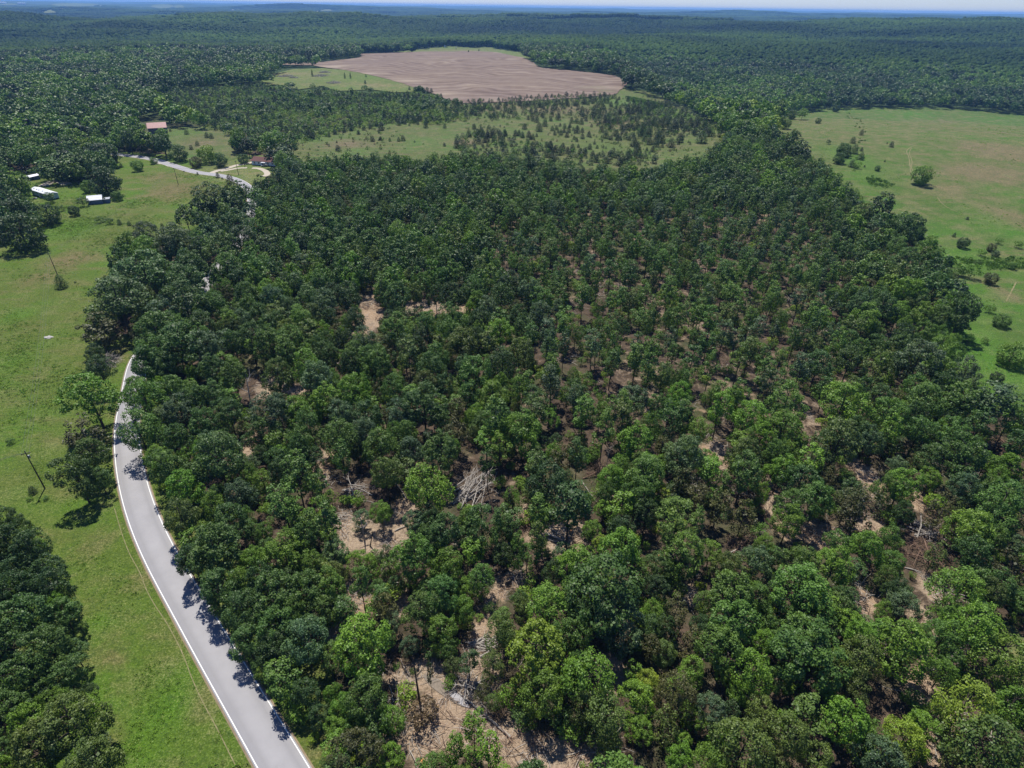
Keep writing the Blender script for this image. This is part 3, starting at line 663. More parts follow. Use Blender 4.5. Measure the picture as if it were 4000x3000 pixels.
# ------------------------------------------------------------------ the trees one can read in the photograph
# (crop column, crop row) of 1000 x 750 px crops, then x, y, width inside the crop shown 2212 px wide
T = []
def crop(c, r, rows):
    for row in rows:
        x, y, w_, code = row[:4]
        T.append((c * 1000 + x / 2.212, r * 750 + y / 2.212, w_ / 2.212, code))
crop(0, 1, [(1260, 380, 230, 'oB'), (1040, 600, 200, 'oO'), (1260, 500, 220, 'oG'), (1250, 720, 430, 'oO'), (1020, 930, 480, 'oO'), (850, 1200, 300, 'wC'), (1500, 430, 290, 'oB'), (1740, 240, 170, 'oO'), (1850, 60, 300, 'oD'), (1520, 520, 180, 'oB'),
  (1700, 620, 260, 'oO'), (1960, 650, 220, 'oM'), (1640, 800, 300, 'oO'), (1600, 950, 380, 'oO'), (1400, 1080, 300, 'oB'), (1990, 1130, 170, 'oG'), (2100, 1130, 200, 'oB'), (1350, 1230, 380, 'oM'), (1560, 1320, 380, 'oO'), (1800, 1370, 280, 'oB'),
  (1280, 1480, 280, 'oO'), (1340, 1400, 300, 'oM'), (1440, 1520, 230, 'oO'), (1390, 1210, 260, 'oO'), (1500, 1180, 240, 'oM'), (1230, 1370, 170, 'oO'), (2020, 1600, 260, 'oM'), (1830, 1540, 240, 'oO'), (860, 1540, 220, 'oD'), (820, 1390, 150, 'oD'), (1290, 930, 200, 'fL'), (1250, 1050, 190, 'fL'), (1450, 900, 140, 'fM'), (1130, 830, 180, 'oO'), (1600, 200, 160, 'oO'), (1750, 130, 200, 'oD'),
  (2000, 30, 160, 'oO'), (2120, -10, 150, 'oO'), (2060, 110, 170, 'oD'), (2190, 60, 160, 'oM'), (2130, 180, 150, 'oB'), (2000, 300, 260, 'oO'), (1880, 480, 250, 'oO'), (2120, 420, 240, 'oB'), (2130, 620, 180, 'oO'), (2130, 900, 220, 'oO'), (1850, 1000, 230, 'oM'), (1750, 1150, 220, 'oO'), (1580, 620, 130, 'oO')])
crop(0, 2, [(780, 110, 400, 'oG'), (750, 455, 320, 'wC'), (790, 620, 280, 'oM'), (660, 800, 330, 'oO'), (860, 820, 190, 'oO'), (1270, 150, 330, 'fM'), (1200, 400, 330, 'fM'), (1350, 620, 180, 'oG'), (1560, 250, 250, 'oB'), (1700, 150, 260, 'oO'),
  (1880, 640, 430, 'oO'), (1600, 900, 280, 'oG'), (1560, 1150, 300, 'oL'), (2080, 980, 250, 'oB'), (1980, 1190, 270, 'oO'), (1850, 1440, 440, 'oO'), (1620, 1570, 260, 'oD'), (70, 1180, 230, 'oD'), (60, 1380, 280, 'oD'), (250, 1440, 300, 'oD'), (420, 1610, 260, 'oD'), (140, 1610, 260, 'oD'),
  (1420, 80, 160, 'oG'), (1850, 100, 240, 'oO'), (1980, 250, 240, 'oO'), (1750, 350, 250, 'oO'), (1550, 480, 230, 'oO'), (1450, 360, 170, 'oO'), (2160, 500, 140, 'oO'), (2170, 700, 160, 'oB'), (1600, 620, 150, 'oG'), (1380, 480, 180, 'oO'), (2150, 1270, 200, 'oO')])
crop(0, 3, [(150, 130, 350, 'oD'), (450, 100, 300, 'oD'), (250, 380, 400, 'oO'), (550, 330, 260, 'oO'), (80, 620, 350, 'oO'), (440, 640, 380, 'oO'), (640, 660, 230, 'oO'), (260, 860, 350, 'oO'), (580, 870, 300, 'oO'), (120, 1180, 320, 'oO'), (640, 1260, 460, 'oL'), (330, 1490, 440, 'oL'),
  (800, 1620, 430, 'oL'), (80, 1500, 250, 'oO'), (700, 450, 100, 'oO'), (760, 1000, 160, 'oD'), (1900, 110, 330, 'oO'), (2100, 300, 330, 'oO'), (2080, 600, 280, 'oO'), (1560, 40, 170, 'oL'), (400, 1000, 240, 'oK'), (60, 900, 260, 'oD'), (2190, 820, 160, 'oO'), (1780, 210, 150, 'oM')])
crop(1, 3, [(150, 190, 420, 'oO'), (430, 150, 340, 'oO'), (650, 120, 280, 'oM'), (200, 430, 340, 'oO'), (420, 560, 380, 'oB'), (150, 650, 300, 'oD'), (900, 600, 480, 'oG'), (1160, 440, 200, 'oB'), (1110, 300, 220, 'wC'), (1430, 300, 300, 'oL'), (1600, 470, 260, 'oG'), (1790, 290, 240, 'oG'),
  (1600, 150, 300, 'oO'), (2100, 470, 300, 'fL'), (960, 1040, 370, 'oM'), (750, 1120, 220, 'oG'), (1170, 1230, 260, 'fG'), (700, 1320, 200, 'oG'), (880, 1530, 400, 'oC'), (1160, 1590, 260, 'oG'), (1450, 1190, 250, 'bR'), (1880, 1290, 170, 'sG'), (1720, 1500, 170, 'sG'), (2010, 1500, 230, 'sG'),
  (420, 1010, 260, 'oD'), (540, 1190, 200, 'oD'), (50, 870, 170, 'oG'), (640, 700, 240, 'oM'), (1000, 800, 220, 'oG'), (1330, 600, 170, 'oB'), (560, 300, 260, 'oO'), (1700, 760, 160, 'fL'), (2050, 750, 220, 'fL'), (900, 60, 170, 'sO'), (1050, 100, 150, 'oO'), (1200, 80, 150, 'oO'), (1480, 120, 200, 'oO'), (1780, 120, 180, 'oG'),
  (1950, 1000, 150, 'fC'), (2060, 1080, 160, 'fL'), (870, 1250, 220, 'oM'), (1640, 620, 180, 'fM'), (2000, 880, 120, 'fL'), (1500, 830, 60, 'sD'), (1360, 820, 60, 'bL')])
crop(2, 3, [(200, 640, 480, 'oY'), (270, 1010, 370, 'oG'), (650, 850, 460, 'fG'), (340, 300, 400, 'fG'), (760, 150, 620, 'oO'), (900, 370, 430, 'oB'), (1400, 320, 230, 'wC'), (1190, 640, 180, 'wC'), (1560, 590, 200, 'wC'), (1900, 150, 380, 'oM'), (1920, 420, 430, 'oM'), (1790, 610, 380, 'oM'),
  (1400, 1010, 360, 'fC'), (1730, 1170, 280, 'oB'), (1090, 1070, 300, 'oG'), (1180, 920, 230, 'oY'), (1100, 1320, 240, 'oG'), (820, 1200, 430, 'fL'), (1320, 1280, 230, 'wL'), (1540, 800, 250, 'fG'), (2090, 830, 380, 'fG'), (1580, 1230, 200, 'oG'), (1440, 1570, 230, 'oG'), (2010, 1440, 480, 'fL'), (1700, 1590, 300, 'fG'),
  (2150, 1200, 280, 'oL'), (1480, 1400, 150, 'oG'), (60, 200, 160, 'oO'), (560, 550, 300, 'oM'), (1060, 560, 160, 'oM'), (60, 950, 200, 'oY'), (620, 1150, 300, 'fL'), (850, 1430, 260, 'fL'), (1250, 100, 220, 'oD'), (1640, 430, 200, 'oD'), (1980, 1000, 220, 'oG'), (1850, 860, 160, 'oG'), (1380, 620, 130, 'oB'), (620, 330, 260, 'oD'), (1830, 1350, 220, 'oG'), (2180, 560, 200, 'oG')])
crop(3, 3, [(300, 140, 480, 'oM'), (590, 260, 240, 'oM'), (330, 720, 560, 'oM'), (300, 540, 420, 'oM'), (750, 700, 380, 'fL'), (750, 990, 260, 'fL'), (660, 1250, 400, 'oG'), (150, 1350, 380, 'fL'), (1190, 650, 460, 'oG'), (1000, 300, 160, 'oG'), (1180, 250, 250, 'oB'), (1650, 130, 380, 'fG'), (1750, 430, 430, 'fG'), (2000, 680, 420, 'fG'),
  (1700, 1130, 480, 'fY'), (2090, 1130, 380, 'fG'), (1900, 1490, 540, 'fL'), (1190, 1400, 330, 'oY'), (1320, 1290, 250, 'oG'), (990, 1450, 130, 'oY'), (2160, 240, 200, 'oM'), (2120, 930, 280, 'fG'), (1950, 90, 300, 'oO'), (950, 1600, 350, 'oB'), (1650, 1620, 260, 'fL'), (1500, 840, 240, 'fG'), (60, 900, 220, 'oM'), (80, 560, 200, 'oM'),
  (700, 420, 240, 'oG'), (1100, 1600, 260, 'oL'), (1500, 1150, 200, 'fG'), (400, 1550, 300, 'fL'), (50, 1600, 260, 'oL'), (900, 800, 200, 'fC'), (1530, 300, 240, 'fG'), (1300, 500, 160, 'oM'), (60, 120, 200, 'oD'), (100, 350, 260, 'oM'), (2150, 1500, 260, 'fC'), (1350, 1000, 1, 'x')])
crop(1, 2, [(1480, 920, 410, 'fG'), (370, 260, 230, 'oG'), (150, 240, 320, 'oB'), (600, 140, 260, 'oG'), (380, 490, 240, 'fM'), (750, 300, 250, 'oB'), (950, 280, 250, 'oO'), (1250, 280, 240, 'oB'), (1450, 200, 340, 'oO'), (1120, 290, 110, 'wC'), (1740, 420, 210, 'wC'), (1330, 590, 230, 'oB'), (620, 470, 200, 'oO'), (230, 610, 150, 'oG'),
  (350, 790, 240, 'sM'), (60, 850, 190, 'oG'), (560, 890, 160, 'sO'), (600, 1150, 230, 'sM'), (1080, 1110, 190, 'oG'), (920, 1150, 140, 'oB'), (1650, 1290, 350, 'oO'), (1950, 1230, 340, 'oO'), (1380, 1190, 200, 'oB'), (250, 1490, 330, 'oG'), (680, 1480, 250, 'oB'), (1350, 1490, 380, 'oM'), (1660, 1580, 300, 'oG'), (900, 1540, 210, 'oG'),
  (2050, 110, 250, 'oG'), (1850, 100, 200, 'oO'), (2185, 1000, 110, 'sC'), (100, 1440, 200, 'oO'), (620, 1300, 130, 'bG'), (2080, 300, 220, 'sM'), (1950, 330, 180, 'oO'), (1600, 330, 200, 'oO'), (500, 640, 160, 'oD'), (60, 420, 200, 'oO'), (860, 420, 180, 'oO'), (1040, 80, 100, 'wC'), (1160, 520, 100, 'bY'), (1440, 560, 90, 'bL'), (900, 1230, 100, 'bB'), (60, 600, 140, 'oD'),
  (1570, 1480, 200, 'fG'), (2120, 1480, 200, 'oD'), (1330, 90, 160, 'oD'), (2000, 700, 140, 'sO'), (2100, 560, 160, 'sG'), (740, 640, 150, 'sM'), (180, 420, 180, 'oO')])
crop(2, 2, [(1060, 500, 310, 'oG'), (1150, 790, 330, 'oM'), (860, 830, 240, 'oG'), (1090, 960, 300, 'oM'), (1160, 1130, 240, 'oD'), (1420, 1200, 400, 'oM'), (500, 1050, 320, 'sD'), (430, 640, 200, 'wC'), (540, 530, 110, 'wC'), (200, 700, 150, 'sL'), (1300, 550, 140, 'wC'), (1480, 850, 200, 'wC'), (1600, 1000, 200, 'wC'), (1790, 1050, 210, 'wC'), (2000, 1150, 200, 'wC'),
  (1520, 600, 200, 'oM'), (1800, 200, 180, 'sG'), (2060, 280, 270, 'oG'), (1600, 420, 220, 'oG'), (320, 300, 170, 'oG'), (200, 180, 250, 'oO'), (760, 250, 140, 'wS'), (1020, 160, 250, 'oB'), (790, 1080, 160, 'oG'), (950, 1280, 250, 'oD'), (1480, 1470, 340, 'oM'), (1710, 1470, 230, 'oG'), (1240, 1570, 240, 'oO'), (560, 1570, 340, 'oG'), (130, 1490, 210, 'oM'),
  (450, 1460, 200, 'oB'), (760, 1370, 140, 'oY'), (2000, 800, 330, 'oM'), (1700, 700, 200, 'oG'), (50, 1370, 110, 'sM'), (2100, 1550, 280, 'oB'), (1880, 1610, 280, 'oL'), (240, 1120, 200, 'sM'), (560, 100, 220, 'oO'), (1260, 200, 200, 'oO'), (1430, 120, 220, 'oG'), (640, 640, 110, 'bG'), (60, 850, 120, 'bG'), (2150, 460, 200, 'oG'), (1930, 480, 160, 'oG'), (1500, 250, 160, 'sM'),
  (700, 1250, 160, 'oG'), (220, 1340, 150, 'sL'), (1180, 660, 140, 'oO'), (1940, 130, 170, 'oG'), (950, 700, 120, 'oG'), (380, 480, 110, 'oD')])
crop(3, 2, [(150, 180, 340, 'oM'), (650, 180, 390, 'oG'), (120, 390, 290, 'oG'), (250, 510, 200, 'oG'), (600, 500, 370, 'oL'), (750, 400, 240, 'oO'), (1050, 300, 300, 'oM'), (1350, 150, 300, 'oM'), (1700, 150, 340, 'oM'), (1950, 150, 330, 'sB'), (1300, 420, 250, 'oM'), (1600, 450, 260, 'oM'), (1400, 640, 240, 'oO'), (1120, 730, 180, 'oB'), (1230, 700, 110, 'wC'), (1620, 600, 200, 'oO'),
  (100, 760, 240, 'oG'), (280, 850, 290, 'oO'), (420, 1000, 290, 'oM'), (230, 1060, 290, 'oM'), (180, 1190, 270, 'oG'), (800, 1070, 270, 'wC'), (690, 1030, 190, 'wC'), (1150, 880, 270, 'oG'), (1400, 830, 180, 'oG'), (1500, 1100, 210, 'wC'), (1700, 900, 240, 'oB'), (1750, 1260, 340, 'oG'), (2010, 1060, 380, 'oM'), (1950, 1350, 250, 'oM'), (600, 1400, 240, 'oM'), (850, 1420, 270, 'oG'), (1080, 1560, 210, 'oM'),
  (290, 1560, 290, 'oM'), (1780, 1490, 290, 'oO'), (2150, 1410, 200, 'oB'), (2050, 720, 220, 'oG'), (1880, 690, 200, 'oG'), (1100, 1090, 100, 'bY'), (1200, 1150, 120, 'bG'), (560, 1580, 280, 'oG'), (1060, 410, 150, 'sG'), (50, 600, 160, 'oG'), (1820, 330, 180, 'sO'), (2080, 330, 160, 'sG'), (950, 120, 200, 'oO'), (1550, 300, 180, 'oO'), (1900, 900, 220, 'oM'), (60, 1500, 200, 'oO'), (1040, 1150, 120, 'bG'),
  (1620, 1130, 140, 'wL'), (1450, 1480, 160, 'wL'), (2180, 900, 160, 'oM'), (2060, 1600, 220, 'wC')])
crop(3, 1, [(1680, 1040, 290, 'oD'), (1480, 1100, 220, 'oO'), (1300, 960, 180, 'oO'), (1190, 870, 240, 'oG'), (1620, 860, 180, 'oB'), (1350, 1080, 200, 'oG'), (1370, 1230, 180, 'oG'), (1480, 1270, 120, 'oO'), (1480, 1360, 250, 'fG'), (1600, 1400, 170, 'fM'), (1290, 1460, 340, 'oB'), (1500, 1570, 250, 'oG'), (1700, 1570, 240, 'oB'), (580, 920, 160, 'oG'), (440, 1110, 220, 'oG'), (750, 1000, 200, 'oO'), (980, 1000, 240, 'oO'),
  (1490, 630, 170, 'oD'), (1250, 330, 240, 'oD'), (980, 110, 200, 'oD'), (1180, 600, 220, 'oO'), (900, 720, 200, 'oO'), (1350, 720, 200, 'oO'), (1120, 1050, 180, 'oG'), (700, 700, 180, 'oO'), (860, 480, 200, 'oO'), (1090, 480, 180, 'fM'), (500, 620, 180, 'oD'), (300, 1300, 200, 'oD'), (700, 1300, 180, 'oO'), (950, 1350, 180, 'oO'), (1150, 1330, 200, 'oO'), (430, 1500, 240, 'oO'), (700, 1480, 260, 'oO'), (950, 1500, 220, 'wL')])
# trees standing in the open
OPENT = []
def crop_open(c, r, rows):
    for x, y, w_, code, lab in rows: OPENT.append((c * 1000 + x / 2.212, r * 750 + y / 2.212, w_ / 2.212, code.replace('o', 'r').replace('f', 'r'), lab))
crop_open(0, 1, [(180, 340, 350, 'oD', 'broad dark bluish tree alone on the far left of the meadow'), (410, 190, 190, 'oD', 'dark tree below the white mobile home'), (85, 190, 260, 'oD', 'dark tree at left frame edge below the mobile home'), (235, 100, 120, 'oM', 'small green tree left of the mobile home'),
  (635, 160, 95, 'oD', 'dark bush between mobile home and small shed'), (530, 140, 50, 'bO', 'small bush just below the mobile home'), (520, 775, 100, 'cO', 'ivy green conifer growing round the foot of a utility pole'), (715, 85, 80, 'bD', 'dark bush hiding the left side of the shed'), (1010, 30, 90, 'oM', 'small spreading tree right of the metal shed'),
  (900, 70, 45, 'cK', 'narrow leaning conifer right behind the metal shed'), (490, 130, 30, 'bO', 'tiny bush beside the mobile home corner'), (905, 722, 18, 'bD', 'tiny dark bush in the middle of the left meadow'), (648, 775, 18, 'bD', 'tiny bush right of the pole with conifer'),
  (1030, 260, 42, 'cD', 'leftmost small conifer in the hedge line'), (1115, 270, 36, 'cD', 'second small conifer in the hedge line'), (1183, 275, 26, 'cD', 'third small conifer in the hedge line'), (1268, 270, 36, 'cD', 'fourth small conifer in the hedge line'), (1400, 292, 38, 'cD', 'fifth small conifer in the hedge line'), (1480, 275, 50, 'bD', 'dark bush at the right end of the hedge line'),
  (425, 45, 90, 'bO', 'round bush against the mobile home wall'), (860, 235, 60, 'bO', 'low bush at left end of the hedge line'), (940, 250, 60, 'bO', 'low bush next to the first hedge conifer'), (1345, 298, 20, 'cD', 'tiny conifer before the fifth in the hedge line')])
crop_open(0, 2, [(275, 915, 72, 'cD', 'small dark conifer left of the near utility pole'), (490, 660, 36, 'bD', 'dark weed bush right of the near utility pole top'), (90, 490, 60, 'bO', 'low dark bush on the left edge above the near pole'), (395, 985, 40, 'bO', 'small bush right of the near pole foot'), (250, 985, 50, 'bG', 'bright bush below the small dark conifer')])
crop_open(0, 0, [(560, 1440, 440, 'oO', 'huge spreading tree behind the mobile home'), (870, 1340, 270, 'oD', 'dark rounded tree at the end of the visible road'), (900, 1560, 260, 'oD', 'dark greyish tree behind the metal shed'), (1180, 1430, 100, 'oG', 'fresh green round tree in the field below the road'), (1325, 1385, 65, 'fG', 'bright young tree at the road junction'), (1045, 1430, 30, 'cK', 'small conifer at the left of the roadside field'),
  (1705, 1498, 20, 'cK', 'tiny conifer on the roadside below the driveway mouth'), (1590, 1480, 12, 'cK', 'tiniest conifer on the roadside verge'), (1880, 1515, 40, 'cC', 'conifer on the verge below the house driveway'), (1985, 1550, 70, 'cC', 'brownish conifer cluster on the verge'), (1920, 1540, 18, 'cK', 'small conifer between the verge conifers'), (2050, 1590, 30, 'cK', 'dark conifer at the right end of the verge'), (760, 1610, 110, 'oG', 'green shrub tree beneath the dark greyish tree'), (200, 1640, 110, 'oG', 'bushy young tree above the mobile home'),
  (1650, 1275, 36, 'cK', 'dark conifer in the field right of the barn'), (1703, 1240, 40, 'cO', 'upper conifer in the field right of the barn'), (1785, 1168, 42, 'cD', 'left twin conifer at the top of the barn field'), (1825, 1175, 40, 'cD', 'right twin conifer at the top of the barn field'), (1470, 1125, 22, 'cK', 'small conifer right of the barn'), (1610, 1140, 40, 'cO', 'conifer on the upper edge of the barn field'), (1400, 1160, 110, 'oG', 'round green bush in front of the barn'), (1240, 1250, 100, 'oD', 'dark tree below the barn'), (1340, 1240, 120, 'oD', 'dark tree by the road below the barn'),
  (1440, 1240, 80, 'oO', 'green tree right of the dark trees under the barn'), (1540, 1320, 150, 'oO', 'bushy tree beside the road shadow'), (1690, 1400, 100, 'oC', 'dull dark tree along the far side of the road'), (1790, 1330, 160, 'oY', 'yellow green tree between road and barn field'), (1900, 1380, 130, 'oO', 'green tree left of the driveway'), (2050, 1250, 110, 'oD', 'dark blue green tree behind the house'), (2160, 1240, 100, 'oB', 'second bluish tree behind the house'), (2100, 1370, 90, 'oM', 'tree left of the house'), (1000, 1210, 130, 'oD', 'dark tree left of the road end'), (1130, 1230, 130, 'oD', 'dark tree behind the road end')])
crop_open(3, 0, [(1340, 1510, 172, 'oG', 'lone round green tree in the right meadow'), (1070, 1248, 42, 'cK', 'dark conifer above the lone round tree'), (1030, 1236, 14, 'cK', 'tiny conifer beside the dark meadow conifer'), (810, 1145, 42, 'cD', 'conifer highest on the meadow slope'), (737, 1212, 46, 'cD', 'conifer above the meadow tree clump'), (655, 1285, 110, 'oO', 'left tree of the meadow clump'), (750, 1290, 66, 'cD', 'dark conifer in the meadow clump'), (685, 1330, 70, 'oD', 'lower dark tree in the meadow clump'),
  (622, 1365, 100, 'oO', 'green tree at the lower left of the meadow clump'), (808, 1350, 54, 'cD', 'conifer right of the meadow clump'), (727, 1412, 56, 'cD', 'conifer below the meadow clump'), (436, 1042, 50, 'oM', 'small round tree near the top of the right meadow'), (157, 1070, 92, 'oM', 'green tree at upper left of the right meadow'), (225, 1148, 58, 'cS', 'upright green tree at the left of the right meadow'), (950, 1452, 52, 'oO', 'bushy tree left of the lone round tree'), (40, 1058, 52, 'cD', 'dark conifer at the left tip of the right meadow'), (835, 1436, 18, 'cK', 'tiny conifer below the clump'), (1010, 1392, 16, 'cK', 'tiny bush on the meadow slope'), (775, 1425, 60, 'bG', 'bright bush below the meadow clump'),
  (590, 935, 60, 'oD', 'dark round tree on the crest line'), (565, 940, 24, 'cK', 'thin conifer on the crest line'), (210, 990, 80, 'oO', 'tree at the upper left meadow border'), (300, 985, 90, 'bG', 'spreading bush at upper left meadow border'), (525, 1225, 40, 'bO', 'low bush in the middle left of the right meadow'), (810, 1290, 30, 'cK', 'slim dark conifer beside the meadow clump')])
crop_open(3, 1, [(1610, 750, 90, 'cC', 'brownish conifer at the wood corner by the right meadow'), (1928, 745, 112, 'oC', 'flat topped dark cedar in the right meadow'), (1935, 480, 78, 'oC', 'brownish round tree near the right frame edge'), (1690, 438, 100, 'oD', 'dark shrub above the reed strip'), (2022, 1110, 125, 'oM', 'green tree with dark shadow in the right meadow'), (1880, 1285, 62, 'bG', 'small pale bush in the lower right meadow'), (2120, 1400, 230, 'fG', 'large pale green tree at the right frame edge'), (1980, 1600, 100, 'oK', 'very dark round cedar at the lower right meadow'), (2115, 640, 66, 'oM', 'small green tree in the reed strip'), (1970, 530, 64, 'oB', 'bluish tree below the brownish round tree'),
  (1750, 680, 130, 'bG', 'green shrub beside the wood corner'), (1690, 690, 90, 'bG', 'left shrub of the group by the wood corner'), (1845, 520, 70, 'bG', 'pale shrub above the reed strip'), (1810, 615, 60, 'bO', 'dark shrub in the reed strip'), (1610, 372, 34, 'cK', 'small dark conifer near the wood edge'), (1725, 228, 26, 'cK', 'tiny conifer in the upper right meadow'), (1920, 1010, 80, 'bG', 'low green bush above the shadowed tree'), (1740, 1260, 90, 'bG', 'bushy growth at the lower wood corner'), (1560, 700, 60, 'oO', 'small tree at the wood border'), (2000, 420, 60, 'bG', 'low bush near the brownish round tree'), (2160, 450, 70, 'bG', 'low bush by the right frame edge')])
# cedars scattered over the old field (crops 1,0 and 2,0)
OC = []
def oc(c, rows):
    for x, y, w_ in rows: OC.append((c * 1000 + x / 2.212, y / 2.212, 1.12 * w_ / 2.212, 'c' + random.choice('DKKKD')))
oc(1, [(885, 1145, 30), (1063, 1135, 22), (1005, 1200, 38), (1076, 1197, 28), (1155, 1205, 22), (1233, 1205, 30), (1270, 1195, 38), (1080, 1095, 50), (630, 1165, 32), (362, 1170, 42), (325, 1170, 36), (760, 1130, 30), (820, 1115, 30), (1235, 1060, 38), (1288, 1060, 26), (1325, 1080, 18), (1465, 1080, 42), (1400, 1065, 24), (1630, 1090, 30), (1838, 1155, 46),
  (1885, 1095, 36), (1735, 970, 40), (1742, 890, 28), (1705, 880, 30), (1880, 930, 36), (1920, 935, 26), (1950, 940, 34), (1985, 915, 34), (2015, 940, 24), (2045, 940, 30), (2090, 925, 34), (2060, 985, 26), (2140, 990, 30), (1935, 985, 30), (2165, 900, 26), (1855, 985, 26), (1780, 935, 12), (1420, 770, 40), (1450, 790, 36), (1480, 780, 36), (1515, 785, 30), (1560, 830, 24), (1600, 830, 30), (1670, 870, 30), (1325, 765, 24), (1628, 1250, 26), (1735, 1250, 50),
  (705, 1280, 40), (1920, 1140, 40), (1960, 1150, 46), (2000, 1165, 46), (2050, 1160, 50), (2110, 1170, 50), (2150, 1150, 44), (1990, 1200, 50), (2060, 1210, 50), (2130, 1220, 60), (1040, 1075, 30), (930, 1105, 34), (985, 1095, 28), (550, 1150, 30), (680, 1140, 36), (470, 1160, 60), (400, 1150, 40), (1945, 1120, 34), (1900, 1165, 34)])
oc(2, [(25, 895, 20), (72, 890, 34), (100, 905, 26), (130, 900, 30), (200, 925, 24), (235, 905, 40), (165, 960, 36), (300, 900, 22), (350, 880, 14), (380, 885, 36), (455, 935, 18), (483, 895, 38), (515, 930, 18), (545, 900, 30), (570, 900, 30), (605, 940, 36), (627, 880, 36), (660, 890, 30), (700, 880, 30), (740, 905, 40), (770, 885, 36), (800, 870, 36), (830, 875, 34), (855, 900, 34), (905, 880, 34), (925, 850, 24), (1003, 855, 36), (1053, 870, 22), (1090, 875, 12),
  (770, 950, 20), (845, 970, 8), (880, 990, 20), (745, 975, 14), (930, 970, 36), (1000, 950, 40), (1040, 960, 40), (1080, 950, 36), (1110, 965, 34), (1170, 970, 36), (1010, 990, 36), (1210, 935, 40), (400, 1010, 46), (335, 1030, 30), (140, 1020, 30), (180, 1030, 30), (215, 1035, 40), (285, 1060, 50), (515, 1040, 40), (560, 1045, 36), (600, 1050, 40), (640, 1030, 30), (710, 1020, 30), (750, 1010, 30), (805, 1030, 46), (850, 1030, 40), (880, 1040, 40), (830, 1055, 40), (920, 1040, 40),
  (108, 1095, 38), (235, 1100, 56), (348, 1110, 34), (385, 1105, 32), (415, 1080, 24), (455, 1090, 34), (500, 1085, 30), (400, 1135, 26), (422, 1145, 36), (450, 1130, 30), (490, 1120, 40), (530, 1115, 26), (563, 1120, 48), (608, 1125, 32), (370, 1150, 30), (475, 1165, 36), (536, 1190, 28), (560, 1210, 28), (610, 1180, 34), (665, 1160, 36), (687, 1085, 24), (775, 1115, 44), (845, 1105, 32), (810, 1160, 54), (857, 1190, 34), (780, 1210, 16), (900, 1150, 46), (905, 1195, 30), (955, 1100, 30), (950, 1140, 30), (985, 1090, 26), (1003, 1105, 26),
  (1020, 1080, 24), (1045, 1105, 18), (1080, 1090, 50), (1130, 1100, 60), (1120, 1140, 56), (1180, 1140, 60), (1150, 1190, 50), (1190, 1220, 50), (1013, 1195, 32), (1060, 1230, 60), (1085, 1260, 50), (1240, 1210, 56), (1270, 1170, 60), (1300, 1200, 60), (1300, 1260, 28), (1250, 1240, 50), (1215, 1290, 40), (1165, 1290, 26), (1378, 1235, 60), (1440, 1235, 28), (1450, 1195, 60), (1475, 1195, 28), (1525, 1225, 18), (1510, 1110, 38), (1475, 1095, 26), (1405, 1090, 70), (1572, 1140, 36), (1290, 1060, 60), (1230, 1050, 60), (1350, 1060, 60), (1180, 1050, 50), (1460, 1060, 60), (1540, 1060, 60), (1600, 1060, 70), (1660, 1080, 60), (1640, 1190, 90), (1700, 1140, 60),
  (672, 1268, 38), (713, 1235, 24), (735, 1270, 26), (645, 1225, 12), (573, 1262, 26), (523, 1270, 40), (440, 1270, 50), (480, 1300, 46), (520, 1290, 36), (30, 1150, 40), (60, 1150, 40), (90, 1165, 40), (145, 1160, 44), (180, 1180, 36), (213, 1168, 26), (135, 1225, 36), (160, 1190, 30), (698, 1325, 36), (730, 1370, 54), (755, 1330, 26), (815, 1385, 46), (850, 1318, 30), (890, 1345, 36), (930, 1365, 30), (960, 1380, 50), (330, 1265, 66), (300, 1250, 40), (370, 1290, 46), (305, 1330, 50), (410, 1310, 50), (350, 1340, 40), (120, 1290, 50), (180, 1300, 50), (1000, 1350, 60), (1060, 1340, 50), (590, 1310, 40), (640, 1300, 16), (1110, 1340, 40)])

def place(px, py, wpx, code):
    """crown centre pixel and width -> base position, radius, height"""
    kk = {'r': 'round', 'o': 'oak', 'f': 'fine', 's': 'slim', 'b': 'bush', 'c': 'cedar', 'w': 'woodcedar'}[code[0]]; K = KIND[kk]
    zc = K['zc']
    for _ in range(4):
        p = cast1(px, py, zc); dep = float(project([[p[0], p[1], p[2] + zc]])[2][0])
        rx = max(.5, wpx * .5 * dep / FPX)
        if kk in ('oak', 'fine'): H = min(21, max(3.0 + 1.0 * rx, 2.2 * rx + 4.2 if rx > 3 else 3.2 * rx))
        elif kk == 'round': H = min(17, 1.9 * rx)
        elif kk == 'slim': H = min(19, 8 + 3.0 * rx)
        elif kk == 'bush': H = 1.9 * rx
        elif kk == 'cedar': H = min(10, 2.5 * rx)
        else: H = min(15, 3.4 * rx + 3)
        zc = K['zc'] / K['H'] * H
    return [float(p[0]), float(p[1]), kk, code[1], rx, H, dep]
near = [place(*t) for t in T if t[3][0] != 'x']
for n_ in near: n_.append(None)
opens = [place(*t[:4]) + [t[4]] for t in OPENT]
oldc = [place(*t) + [None] for t in OC]
# keep the listed crowns off the carriageway
for n_ in near:
    d = float(road_dist(n_[0], n_[1])[0])
    if d < 4.4:
        k = np.argmin(np.hypot(ROADC[:, 0] - n_[0], ROADC[:, 1] - n_[1])); v = np.array(n_[:2]) - ROADC[k]; v /= np.linalg.norm(v) + 1e-6
        q = ROADC[k] + v * 4.5; n_[0], n_[1] = float(q[0]), float(q[1])

